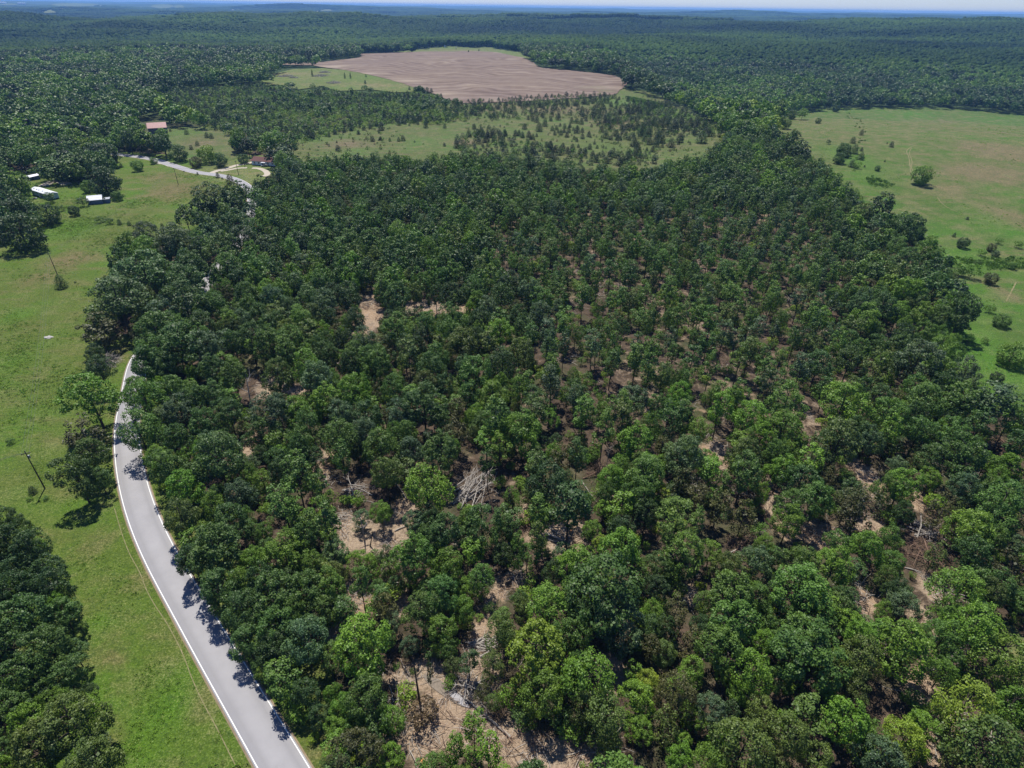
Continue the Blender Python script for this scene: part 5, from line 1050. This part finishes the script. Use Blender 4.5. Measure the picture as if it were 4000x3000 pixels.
# reeds: the dark strip in the right meadow
def reed(seed):
    g_ = np.random.default_rng(seed); n = 26; P = np.column_stack([g_.uniform(-1.2, 1.2, n), g_.uniform(-.8, .8, n), g_.uniform(.3, 1.1, n)])
    q, f = leaf_quads(P, unit(g_.normal(size=(n, 3)) * np.array([1, 1, .3])), .7, g_, .5); return mesh_np('reed', q, f, M['leaf_i'], fattr={'leafv': g_.uniform(0, 1, n)})
KIND['reed'] = dict(rx=1, H=1, zc=.5, items=[(reed(720 + i), None) for i in range(3)])
g = np.random.default_rng(5); es = []
for pl in (vp([(2040, 556), (2110, 562), (2180, 556), (2260, 562), (2260, 578), (2150, 586), (2060, 578)]), [(3310, 1400 - 980 + 20), (3330, 1425 - 980), (3380, 695), (3430, 690), (3430, 700), (3360, 705), (3320, 690)], vp([(1870, 385), (1905, 390), (1935, 402), (1910, 410), (1880, 402)]), [(2440, 375), (2540, 395), (2620, 415), (2560, 425), (2470, 400)]):
    P = cast([p[0] for p in pl], [p[1] for p in pl])[:, :2]; x0, y0 = P.min(0); x1, y1 = P.max(0); n = int(min(2500, (x1 - x0) * (y1 - y0) * .30))
    x = g.uniform(x0, x1, n); y = g.uniform(y0, y1, n); k = inpoly(x, y, [tuple(p) for p in P])
    for a, b in zip(x[k], y[k]): es.append([a, b, float(height(a, b)) + .2, 'reed', int(g.integers(3)), g.uniform(0, 6.28), 1., g.uniform(.7, 1.2), tuple(np.array((.11, .20, .045)) * g.uniform(.85, 1.15))])
gn_scatter('reeds', es, ['reed'])

# ------------------------------------------------------------------ slash, logs, snags, brush heaps
def stick_mesh(n, area, seed, m, L0=(1, 3.5), r=(.025, .06), zmax=.5):
    g_ = np.random.default_rng(seed); b = MB()
    for _ in range(n):
        a = g_.uniform(0, 6.28); l = g_.uniform(*L0); p = np.array([g_.uniform(-1, 1) * area, g_.uniform(-1, 1) * area, g_.uniform(.05, zmax)]); d = np.array([math.cos(a), math.sin(a), g_.uniform(-.12, .25)]) * l
        q = p + d * .5 + np.array([g_.uniform(-.2, .2), g_.uniform(-.2, .2), .05]); rr_ = g_.uniform(*r); b.tube([p, q, p + d], [rr_, rr_ * .8, rr_ * .4], 3)
    return b.mesh('sticks', m)
KIND['slash'] = dict(rx=1, H=1, zc=.5, items=[(stick_mesh(16, 1.8, 800 + i, M['dead'] if i % 2 else M['deadbrown']), None) for i in range(6)])
src = bpy.data.collections.new('source_slash'); order = {}
for i, (cm, _) in enumerate(KIND['slash']['items']): src.objects.link(bpy.data.objects.new('k%02d' % i, cm)); order[('slash', i)] = i
g = np.random.default_rng(9); es = []
for cx0, cy0, a, b in dirt_pts:
    for _ in range(int(min(40, 3 + a * b * .35))):
        x = cx0 + g.normal() * a * .8; y = cy0 + g.normal() * b * .8
        if road_dist(x, y)[0] < 7: continue
        es.append([x, y, float(height(x, y)), 'slash', int(g.integers(6)), g.uniform(0, 6.28), g.uniform(.6, 1.3), 1., (1, 1, 1)])
x = g.uniform(-80, 250, 1800); y = g.uniform(60, 420, 1800); bx, by, _ = project(np.stack([x, y, x * 0], 1)); k = inpoly(bx, by, MAIN) & (road_dist(x, y) > 9) & (fbm(x / 25, y / 25, 2, 88) > -.05)
for a, b in zip(x[k], y[k]): es.append([a, b, float(height(a, b)), 'slash', int(g.integers(6)), g.uniform(0, 6.28), g.uniform(.6, 1.3), 1., (1, 1, 1)])
scatter('logging_slash', src, es, order)

def log(p0, p1, r0, lab, branches=0, m='log', seed=0, name='fallen_log'):
    a = cast1(*p0); b = cast1(*p1); d = b - a; Ln = float(np.hypot(*d[:2])); rz = math.atan2(d[1], d[0]); o = empty(name, (a[0], a[1], a[2]), rz); g_ = random.Random(seed)
    mb = MB(); mb.tube([(0, 0, r0), (Ln * .35, g_.uniform(-.2, .2), r0 + .1), (Ln * .7, g_.uniform(-.2, .2), r0 + .1), (Ln, 0, r0 * .8)], [r0, r0 * .92, r0 * .75, r0 * .5], 8); mb.build('trunk', M[m], o)
    MB().tube([(-.03, 0, r0), (.0, 0, r0)], [r0 * .93, r0 * .93], 8).build('cut_face', M['cutwood'], o)
    for i in range(branches):
        t = g_.uniform(.35, .98); s = g_.choice((-1, 1)); l = g_.uniform(1.5, 4) ; e = (Ln * t + l * .7, s * l * .6, r0 + g_.uniform(.2, l * .5))
        MB().tube([(Ln * t, 0, r0), (Ln * t + l * .35, s * l * .35, r0 + .2), e], [r0 * .4, r0 * .28, r0 * .1], 5).build('branch', M[m], o)
    tag(o, lab, 'log', 'felled trunks lying in the wood')
LOGS = [((2127, 2088), (2196, 2116), .30, 'thick grey log on the pink earth patch', 0), ((2136, 2108), (2214, 2130), .16, 'thin log below the thick one on pink earth', 0), ((2140, 2061), (2210, 2112), .12, 'slanting pale pole above the thick log', 0), ((2288, 2136), (2322, 2148), .18, 'short log right of the pink earth patch', 0),
        ((2271, 1880), (2330, 1962), .16, 'leaning broken trunk by the reddish brush', 3), ((2836, 2169), (2896, 2142), .14, 'pale crooked log in the dark hollow right of centre', 3), ((1542, 2076), (1594, 2056), .15, 'bent pale log right of the long sandy clearing', 1), ((1430, 2232), (1462, 2203), .18, 'short log in the lower middle wood', 0), ((1506, 1835), (1588, 1952), .2, 'long dark trunk left of the isolated bright tree', 4),
        ((3167, 1875), (3350, 1950), .12, 'long thin trunk left of the sandy patch', 5), ((3533, 2219), (3603, 2238), .14, 'white log below the brown brush heap', 2), ((1995, 2883), (1764, 2684), .22, 'long fallen tree along the muddy clearing', 8), ((1836, 2686), (1896, 2656), .2, 'whitish log at the head of the muddy clearing', 2), ((1619, 2874), (1653, 2975), .08, 'thin leaning pole in the muddy clearing', 0), ((1506, 2280), (1572, 2280), .14, 'pale log above the feathery trees, lower middle', 0),
        ((3692, 2526), (3742, 2568), .15, 'grey log right of the sandy track', 3), ((3371, 2517), (3436, 2452), .16, 'forked grey log left of the sandy track', 5), ((3637, 2257), (3684, 2273), .1, 'short pale log at the top of the sandy track', 0), ((3915, 2762), (3962, 2748), .08, 'bare grey limb low at the right edge', 2), ((1420, 1957), (1460, 1965), .08, 'thin pale log in the dark hollow left of centre', 0), ((2600, 2634), (2614, 2662), .12, 'short tan log above the feathery grey tree', 0)]
for i, (a, b, r0, lab, br) in enumerate(LOGS): log(a, b, r0, lab, br, 'dead' if ('pale' in lab or 'whit' in lab or 'grey' in lab) else 'log', i)
def snag(base, Hh, lab, seed, lean=(.1, 0), m='dead', n=7, r0=.2, name='dead_tree'):
    p = cast1(*base); o = empty(name, tuple(p)); g_ = random.Random(seed); top = Vector((lean[0] * Hh, lean[1] * Hh, Hh))
    MB().tube([(0, 0, -.2), tuple(top * .35), tuple(top * .7), tuple(top)], [r0, r0 * .75, r0 * .5, r0 * .12], 6).build('trunk', M[m], o)
    for i in range(n):
        t = g_.uniform(.35, .9); a = g_.uniform(0, 6.28); l = Hh * g_.uniform(.18, .35); s = top * t; mid = s + Vector((math.cos(a) * l * .5, math.sin(a) * l * .5, l * .3)); e = mid + Vector((math.cos(a + .4) * l * .4, math.sin(a + .4) * l * .4, l * .5))
        mb = MB().tube([s, mid, e], [r0 * .4, r0 * .28, r0 * .06], 5); e2 = mid + Vector((math.cos(a - 1) * l * .4, math.sin(a - 1) * l * .4, l * .3)); mb.tube([mid, e2], [r0 * .2, r0 * .05], 4); mb.build('branch', M[m], o)
    tag(o, lab, 'dead tree', 'dead standing trees')
snag((984, 1600), 12, 'tall bleached forked snag left of centre in the wood', 1, (.05, .05), r0=.22)
snag((2979, 949), 11, 'bleached bare tree in the upper right wood', 2, (0, .02), r0=.2)
snag((1060, 2133), 7.5, 'broken grey trunk left of the long sandy clearing', 3, (-.12, .05), r0=.24, n=4)
snag((1425, 2112), 8, 'upright bare trunk in the long sandy clearing', 4, (-.03, .05), n=5)
snag((3290, 2098), 6, 'curved white pole right of the sandy log yard', 5, (-.1, .1), n=3, r0=.12)
snag((3492, 2115), 5, 'short white stem above the lower brush heap', 6, (.0, .02), n=1, r0=.1)
snag((1640, 2745), 13, 'bare straight trunk standing in the muddy clearing', 7, (-.02, .02), m='bark', n=5, r0=.22)
snag((1445, 2135), 4.5, 'dark leaning stub in the long sandy clearing', 8, (.25, .1), n=2, r0=.16, m='bark')
snag((2370, 1815), 6, 'spindly grey dead tree among reddish brush', 9, (.05, .1), n=6, r0=.1)
def brush(center, rad, lab, seed, m='dead', nb=9, hgt=1.6, ntw=60, name='brush_pile', orient=None):
    p = cast1(*center); o = empty(name, tuple(p)); g_ = random.Random(seed)
    for i in range(nb):
        a = (orient + g_.uniform(-.5, .5)) if orient is not None else g_.uniform(0, 6.28); l = rad * g_.uniform(.9, 1.7); c = Vector((g_.uniform(-.4, .4) * rad, g_.uniform(-.4, .4) * rad, 0)); d = Vector((math.cos(a), math.sin(a), 0)); r0 = g_.uniform(.08, .22)
        z0 = g_.uniform(.1, .5) * hgt; s = c - d * l * .5 + Vector((0, 0, .1)); e = c + d * l * .5 + Vector((0, 0, z0 + hgt * g_.uniform(.2, .8)))
        mb = MB().tube([s, (s + e) / 2 + Vector((g_.uniform(-.3, .3), g_.uniform(-.3, .3), .2)), e], [r0, r0 * .7, r0 * .2], 5)
        for _ in range(3):
            t = g_.uniform(.4, .9); q = s.lerp(e, t); aa = a + g_.uniform(-1.1, 1.1); mb.tube([q, q + Vector((math.cos(aa), math.sin(aa), g_.uniform(0, .6))) * l * .25], [r0 * .4, r0 * .08], 4)
        mb.build('branch', M[m], o)
    g4 = np.random.default_rng(seed); mb = MB()
    for i in range(ntw):
        a = g_.uniform(0, 6.28); rr_ = rad * math.sqrt(g_.uniform(0, 1)); hz = hgt * (1 - rr_ / rad * .8) * g_.uniform(.2, 1); q = Vector((math.cos(a) * rr_, math.sin(a) * rr_, hz)); a2 = g_.uniform(0, 6.28); l = g_.uniform(.6, 1.8) * (rad / 4) ** .5
        kf = (rad / 4) ** .5 if rad < 7 else rad / 3; mb.tube([q, q + Vector((math.cos(a2), math.sin(a2), g_.uniform(-.2, .5))) * l], [.035 * kf, .012 * kf], 3)
    tw = mb.build('twigs', M[m], o); tw['kind'] = 'stuff'
    tag(o, lab, 'brush pile', 'heaps of cut branches')
brush((1855, 1915), 6.5, 'tangle of long bare grey branches in the middle of the wood', 1, 'dead', 26, 3.2, 200, orient=1.0)
brush((3925, 1750), 5, 'brown brush heap near the right frame edge', 2, 'deadbrown', 12, 1.6, 220)
brush((3605, 2170), 5.5, 'wide reddish brown brush heap on the right', 3, 'deadbrown', 14, 2.0, 320)
brush((3610, 2080), 4, 'pale crossed limbs above the reddish brush heap', 4, 'dead', 14, 3.0, 80)
brush((2345, 1860), 4, 'reddish dry brush beside the pink clearing', 5, 'deadbrown', 10, 2.2, 260)
brush((2030, 2052), 4, 'dark brown brush below the left edge of the pink earth', 6, 'deadbrown', 9, 1.5, 200)
brush((2905, 2125), 3.8, 'rust brown fallen conifer top in the dark hollow', 7, 'deadbrown', 10, 1.8, 260, orient=.7)
brush((1890, 2530), 3.2, 'row of pale cut branches above the muddy clearing', 8, 'dead', 16, 1.0, 40, orient=.1)
brush((1830, 2690), 3.0, 'pale forked branches at the head of the muddy clearing', 9, 'dead', 9, 2.4, 40)
brush((3400, 2490), 3.5, 'grey limbs in a bushy gap left of the sandy track', 10, 'dead', 9, 1.6, 90)
brush((1395, 1925), 4, 'shaded dead branches in the dark hollow left of centre', 11, 'dead', 10, 2.5, 60)
brush((420, 1425), 4.2, 'grey leafless bush beside the meadow and road', 12, 'dead', 16, 4.5, 420, name='dead_bush')
PIL = [((1117, 300), 13, 'leftmost grey windrow of brush in the pale pasture'), ((1148, 306), 8, 'small pile right of the leftmost brush windrow'), ((1255, 299), 13, 'grey brush pile in the middle of the pale pasture'), ((1272, 285), 11, 'brush pile with dark saplings behind the middle one'), ((1306, 326), 11, 'dark grey brush pile nearest the cedars')]
for i, (c, r0, lab) in enumerate(PIL): brush(c, r0, lab, 40 + i, 'dead', 8, 3.4, 500)
for i, (c, lab) in enumerate([((2228, 2082), 'orange cut stump beside the pink earth logs'), ((1232, 2200), 'orange cut stump below the long sandy clearing'), ((1652, 2985), 'orange stump at the bottom of the muddy clearing'), ((2575, 2182), 'small orange stump in the lower centre wood')]):
    p = cast1(*c); o = empty('tree_stump', tuple(p)); MB().tube([(0, 0, -.1), (0, 0, .7), (0, 0, 1.0)], [.5, .42, .40], 9).build('bark', M['log'], o); MB().tube([(0, 0, 1.0), (0, 0, 1.03)], [.39, .37], 9).build('cut_face', M['cutwood'], o); tag(o, lab, 'stump', 'freshly cut stumps')
p = cast1(192, 1319); bm = bmesh.new(); bmesh.ops.create_icosphere(bm, subdivisions=2, radius=1.1)
for v in bm.verts: v.co = Vector((v.co.x * 1.5, v.co.y * .9, v.co.z * .35)) * (1 + .2 * math.sin(v.co.x * 5 + v.co.y * 3))
me = bpy.data.meshes.new('rock'); bm.to_mesh(me); bm.free(); me.materials.append(M['stone']); tag(link('rock', me, loc=(p[0], p[1], p[2] + .15)), 'flat pale rock lying in the left meadow', 'rock')
p = cast1(414, 1762); MB().box(-1.1, 1.1, -.5, .5, 0, .35).build('stone_slab', M['stone']).location = (p[0], p[1], p[2] + .1); tag(bpy.data.objects['stone_slab'], 'pale stone slab on the verge at the road bend', 'stone')

# ------------------------------------------------------------------ utility poles and wires
POLES = [((176, 1909), 11.6, 'near utility pole in the left meadow beside a small conifer'), ((228, 1082), 11.0, 'utility pole rising from a conifer in the left meadow'), ((697, 722), 10.5, 'utility pole in the reddish part of the roadside field'), ((932, 683), 9.5, 'utility pole on the lawn left of the house'), ((957, 649), 9, 'utility pole by the driveway just left of the house'), ((120, 717), 7, 'short pole beside the small shed roof'), ((107, 692), 6, 'yard light pole behind the short pole')]
tops = []
for i, (b, Hh, lab) in enumerate(POLES):
    p = cast1(*b); o = empty('utility_pole', tuple(p), .5 if i < 3 else 1.2)
    MB().tube([(0, 0, -.3), (0, 0, Hh * .5), (0, 0, Hh)], [.17, .14, .10], 8).build('pole', M['pole'], o)
    if i < 5:
        MB().box(-.95, .95, -.05, .05, Hh - .75, Hh - .62).build('crossarm', M['pole'], o)
        for xx in (-.8, 0, .8): MB().tube([(xx, 0, Hh - .62 + (.62 if xx == 0 else 0)), (xx, 0, Hh - .42 + (.62 if xx == 0 else 0))], [.05, .035], 6).build('insulator', M['metal'], o)
        if i == 0: MB().tube([(.3, 0, Hh - 2.1), (.3, 0, Hh - 1.3)], [.2, .2], 8).build('transformer', M['metal'], o)
    else: MB().box(-.25, .25, -.15, .15, Hh, Hh + .25).build('lamp_head', M['metal'], o)
    tag(o, lab, 'pole', 'utility poles'); tops.append(Vector((p[0], p[1], p[2] + Hh - .4)))
for i, (a, b, lab) in enumerate([(tops[0], tops[1], 'sagging power line between the two meadow poles'), (tops[1], tops[2], 'power line from the conifer pole to the roadside field pole'), (tops[2], tops[3], 'power line from the roadside field pole to the lawn pole'), (tops[3], tops[4], 'power line between the lawn pole and the driveway pole'), (tops[0], tops[0] + Vector((-60, -25, 0)), 'power line leaving the near pole towards the left edge')]):
    mb = MB()
    for off in (-.8, 0, .8):
        pts = []
        for k in range(13):
            t = k / 12; q = a.lerp(b, t); pts.append((q.x + off * .9, q.y + off * .3, q.z - 4 * t * (1 - t) * 1.8))
        mb.tube(pts, [.016] * 13, 4)
    tag(mb.build('power_line', M['wire']), lab, 'power line', 'power lines over the left meadow')

# ------------------------------------------------------------------ buildings
def gable(name, lab, cat, o, Lx, W, eave, ridge, wall, roof, base=None, over=.35, extra=None):
    """long side along local x, front wall at y=0, width W to +y"""
    z0 = .6 if base else 0.
    MB().box(0, Lx, 0, W, z0, eave).build('wall', M[wall], o)
    if base: MB().box(.08, Lx - .08, .08, W - .08, -.3, z0 - .002).build('skirting', M[base], o)
    for x in (-.0, Lx):
        a = .06 if x else -.06
        mb = MB(); xs = (x - .05, x + .05) if x == 0 else (x - .05, x + .05)
        b = len(mb.v); mb.v += [(xx, yy, zz) for xx in xs for yy, zz in ((.02, eave), (W - .02, eave), (W / 2, ridge - .1))]
        mb.f += [[0, 1, 2], [5, 4, 3], [0, 3, 4, 1], [1, 4, 5, 2], [2, 5, 3, 0]]; mb.build('gable_wall', M[wall], o)
    s = (ridge - eave) / (W / 2); t = .12
    for side in (0, 1):
        y_e = -over if side == 0 else W + over; z_e = eave - over * s + .05
        mb = MB(); P4 = [(-over, y_e, z_e), (Lx + over, y_e, z_e), (Lx + over, W / 2, ridge + .05), (-over, W / 2, ridge + .05)]
        mb.v = P4 + [(a, b, c + t) for a, b, c in P4]; mb.f = [[0, 3, 2, 1], [4, 5, 6, 7], [0, 1, 5, 4], [1, 2, 6, 5], [2, 3, 7, 6], [3, 0, 4, 7]]
        mb.build('roof_slope', M[roof], o)
    tag(o, lab, cat); return o
def win(o, x0, x1, z0, z1, y=0., door=False):
    f = MB().box(x0 - .08, x1 + .08, y - .06, y + .0, z0 - .08, z1 + .08).build('door' if door else 'window', M['siding_w'], o); MB().box(x0, x1, y - .09, y - .062, z0, z1).build('panel' if door else 'pane', M['darkopen'] if door else M['glass'], f)
def base_frame(p0, p1):
    a = cast1(*p0); b = cast1(*p1); d = b - a; return a, math.atan2(d[1], d[0]), float(np.hypot(d[0], d[1]))
a, rz, Ln = base_frame((128, 762), (213, 789)); o = empty('mobile_home', (a[0], a[1], a[2]), rz)
gable('mobile_home', 'long white roofed mobile home with dark round roof vents', 'mobile home', o, 21, 5.2, 3.3, 4.2, 'siding', 'roof_white', base='skirt')
for k in (2.2, 5.6, 8.0, 12.5, 17.5):
    MB().tube([(k, 1.25, 3.7), (k, 1.25, 4.0)], [.42, .42], 12).build('roof_vent', M['darkopen'], o)
for k in (3, 7, 11, 16): win(o, k, k + 1.0, 1.6, 2.6)
win(o, 13.2, 14.1, .8, 2.7, door=True)
a, rz, Ln = base_frame((348, 801), (373, 793)); o = empty('metal_shed', (a[0], a[1], a[2]), rz - .9)
gable('metal_shed', 'small shed with shiny white metal roof in the left meadow yard', 'shed', o, 7, 5.2, 2.6, 4.4, 'bluewall', 'roof_white'); MB().box(7.01, 10.5, .6, 4.6, 0, 2.2).build('lean_to', M['bluewall'], o); MB().box(6.9, 10.8, .3, 4.9, 2.21, 2.35).build('lean_to_roof', M['roof_grey'], o)
a, rz, Ln = base_frame((122, 706), (153, 701)); o = empty('open_shed', (a[0], a[1], a[2]), rz); MB().box(0, 5.5, 0, 3.5, 0, 2.0).build('wall', M['bluewall'], o)
mb = MB(); mb.v = [(-.4, -.5, 2.1), (5.9, -.5, 2.5), (5.9, 4, 2.9), (-.4, 4, 2.5)]; mb.v += [(q[0], q[1], q[2] + .12) for q in mb.v]; mb.f = [[0, 3, 2, 1], [4, 5, 6, 7], [0, 1, 5, 4], [1, 2, 6, 5], [2, 3, 7, 6], [3, 0, 4, 7]]; mb.build('roof', M['roof_white'], o); MB().box(.6, 1.8, -.05, -.01, 0, 1.6).build('door', M['darkopen'], o); tag(o, 'small open shed with pale slanting roof beside the pole', 'shed')
a, rz, Ln = base_frame((560, 522), (583, 523)); a2, rz2, L2 = base_frame((583, 523), (641, 508)); o = empty('barn', (a2[0], a2[1], a2[2]), math.atan2(*(cast1(639, 510)[:2] - a2[:2])[::-1]) * .35)
gable('barn', 'grey board barn with red metal roof among trees', 'barn', o, 15, 11, 4.6, 8.2, 'barnwall', 'roof_red'); MB().box(-.12, -.06, 3.6, 7.4, 0, 3.6).build('barn_door', M['darkopen'], o)
a, rz, Ln = base_frame((986, 646), (1034, 651)); o = empty('house', (a[0], a[1], a[2]), rz * .5 - .05)
gable('house', 'white single storey house with red brown roof', 'house', o, 19, 8.5, 3.2, 5.4, 'siding_w', 'roof_shingle', base='skirt')
for k in (1.6, 5.0, 12.5, 15.8): win(o, k, k + 1.1, 1.5, 2.7)
win(o, 8.2, 9.2, .7, 2.8, door=True)
MB().box(-4.2, -.36, 2, 7.5, 2.7, 2.85).build('carport_roof', M['roof_shingle'], o)
for yy in (2.2, 7.2): MB().box(-4.0, -3.85, yy, yy + .15, 0, 2.7).build('carport_post', M['siding_w'], o)
MB().box(8.4, 11.5, -2.2, -.4, 2.75, 2.9).build('porch_roof', M['roof_white'], o)
for xx in (8.5, 11.3): MB().box(xx, xx + .1, -2.15, -2.05, 0, 2.75).build('porch_post', M['siding_w'], o)
a = cast1(205, 502); o = empty('blue_roofed_house', (a[0], a[1], a[2]), -.15); gable('blue_roofed_house', 'house with dull blue grey roof half hidden by trees', 'house', o, 15, 8, 3.2, 5.6, 'bluewall', 'roof_grey'); win(o, 3, 4.2, 1.2, 2.4); win(o, 9, 10.2, 1.2, 2.4)
a = cast1(0, 372); o = empty('edge_house', (a[0], a[1], a[2]), .1); gable('edge_house', 'partly hidden tan house at the left frame edge', 'house', o, 13, 9, 3.4, 6, 'siding', 'roof_grey'); win(o, 9, 10.5, 1.2, 2.5)
for i, (px, py, Lm, lab) in enumerate([(2, 13.5, 46, 'first white building on the far reddish clearing'), (15, 14.5, 34, 'second white building on the far reddish clearing'), (69, 16, 60, 'third long white building on the far reddish clearing'), (86, 17, 50, 'rightmost white building on the far reddish clearing'), (235, 39.5, 34, 'upper of two long white sheds in the far left valley'), (229, 43, 44, 'lower of two long white sheds in the far left valley'), (294, 39, 15, 'tiny white house right of the long white sheds'), (309, 42, 13, 'tiny pale house beside the tan far clearing'),
        (390, 27, 24, 'white speck of a house on the far left ridge'), (542, 33, 50, 'long pale building left of the far pale field'), (511, 48, 18, 'bright white house in the far wood left of centre'), (1216, 51.5, 70, 'long white industrial building far behind the wooded hill'), (1291, 48, 34, 'white barn on the far pale field'), (906, 45, 24, 'white house far off above the left wood')]):
    a = cast1(px, py); o = empty('far_building', (a[0], a[1], a[2] + 6), 0.0); gable('far_building', lab, 'building', o, Lm, 16, 8, 12, 'siding_w', 'roof_white'); o['group'] = 'tiny white buildings far away'
    MB().box(1, Lm - 1, 1, 15, -14, 0).build('foundation', M['siding_w'], o)
a = cast1(1782, 196); o = empty('hunting_stand', (a[0], a[1], a[2] + .8), .3)
for sx in (-1, 1):
    for sy in (-1, 1): MB().tube([(sx * 1.3, sy * 1.3, -.8), (sx * .9, sy * .9, 4)], [.09, .09], 5).build('leg', M['pole'], o)
MB().box(-1.3, 1.3, -1.3, 1.3, 4, 6).build('cabin', M['barnwall'], o); MB().box(-2.1, 2.1, -2.0, 2.0, 6.01, 6.35).build('roof', M['roof_white'], o); tag(o, 'raised hunting stand with pale roof behind the ploughed field', 'hunting stand')
a = cast1(1738, 186); o = empty('grain_bin', (a[0], a[1], a[2] + .8)); MB().tube([(0, 0, -.8), (0, 0, 5)], [1.4, 1.4], 12).build('wall', M['roof_white'], o); MB().tube([(0, 0, 5), (0, 0, 6)], [1.5, .2], 12).build('roof', M['roof_grey'], o); tag(o, 'narrow white bin before dark trees behind the ploughed field', 'bin')

def car(name, lab, px, py, rz, m, z=0.0, Lc=4.6):
    p = cast1(px, py); o = empty(name, (p[0], p[1], p[2] + z), rz)
    prof = [(-2.3, .45), (-2.3, .95), (-1.3, 1.05), (-.7, 1.6), (1.3, 1.62), (2.1, 1.1), (2.3, .95), (2.3, .45)]
    mb = MB(); mb.prism(prof, -.85, .85); mb.build('body', M[m], o)
    for yy in (-.88, .862): MB().prism([(-1.1, 1.08), (-.62, 1.52), (1.2, 1.54), (1.8, 1.1)], yy, yy + .018).build('side_window', M['glass'], o)
    for xx in (-1.45, 1.45):
        for yy in (-.9, .7): 
            w_ = MB().tube([(xx, yy, .36), (xx, yy + .2, .36)], [.36, .36], 12).build('wheel', M['rubber'], o)
    for yy in (-.6, .6): MB().box(-2.33, -2.302, yy - .15, yy + .15, .7, .85).build('headlight', M['metal'], o)
    tag(o, lab, 'car'); return o
k = np.argmin(np.hypot(ROADC[:, 0] - cast1(770, 1085)[0], ROADC[:, 1] - cast1(770, 1085)[1])); q = ROADC[k]; d = ROADC[k + 1] - ROADC[k - 1]
c = car('car', 'white vehicle glimpsed between trees on the hidden road', 756, 1080, math.atan2(d[1], d[0]), 'carwhite', .3); c.location = (q[0], q[1], float(height(*q)) + .29)
car('car', 'grey car at the right end of the house front', 1034, 652, .3, 'metal', .15)
p = cast1(158, 776); o = empty('junk_heap', tuple(p), .3)
g_ = random.Random(4)
for i in range(8):
    x = g_.uniform(-4, 4); y = g_.uniform(-1, 1); s = g_.uniform(.5, 1.3); MB().box(x - s, x + s, y - s * .6, y + s * .6, 0, s * .9).build('junk_piece', M[['roof_grey', 'skirt', 'roof_white', 'barnwall'][i % 4]], o)
tag(o, 'grey and white junk along the mobile home wall', 'junk')
# thin saplings in the pasture, chimneys on the horizon
for i, (px, py, Hh, lab) in enumerate([(1221, 301, 16, 'thin sapling tree between the pasture brush piles'), (1348, 309, 14, 'left thin tree in the pale pasture'), (1370, 309, 14, 'right thin tree in the pale pasture'), (1430, 303, 6, 'tiny dark conifer in the pale pasture'), (1427, 329, 8, 'small dark twin shrub in the pale pasture'), (1586, 194, 9, 'left conifer on the strip behind the field'), (1634, 195, 8, 'middle conifer on the strip behind the field'), (1675, 193, 9, 'right conifer on the strip behind the field'), (1830, 205, 8, 'dark bush on the far edge of the ploughed field'), (1871, 201, 9, 'green bush right on the far field edge')]):
    p = cast1(px, py); e = [p[0], p[1], 'cedar', 'D', Hh * (.10 if i in (0, 1, 2) else .24), Hh * .62, 0, lab]; make_tree(e, 'field_tree', 'tree', 'small trees around the ploughed field').location.z += .7

# ------------------------------------------------------------------ haze
m, t, o_ = mat('haze_air'); pv = N(t, 'ShaderNodeVolumePrincipled'); pv.inputs['Color'].default_value = (*HAZE_COL, 1); pv.inputs['Density'].default_value = HAZE_DENSITY; pv.inputs['Anisotropy'].default_value = .1
L(t, pv.outputs[0], o_.inputs['Volume'])
hz = MB().box(-36000, 36000, -36000, 36000, -75, 136).build('haze', m); tag(hz, kind='stuff')
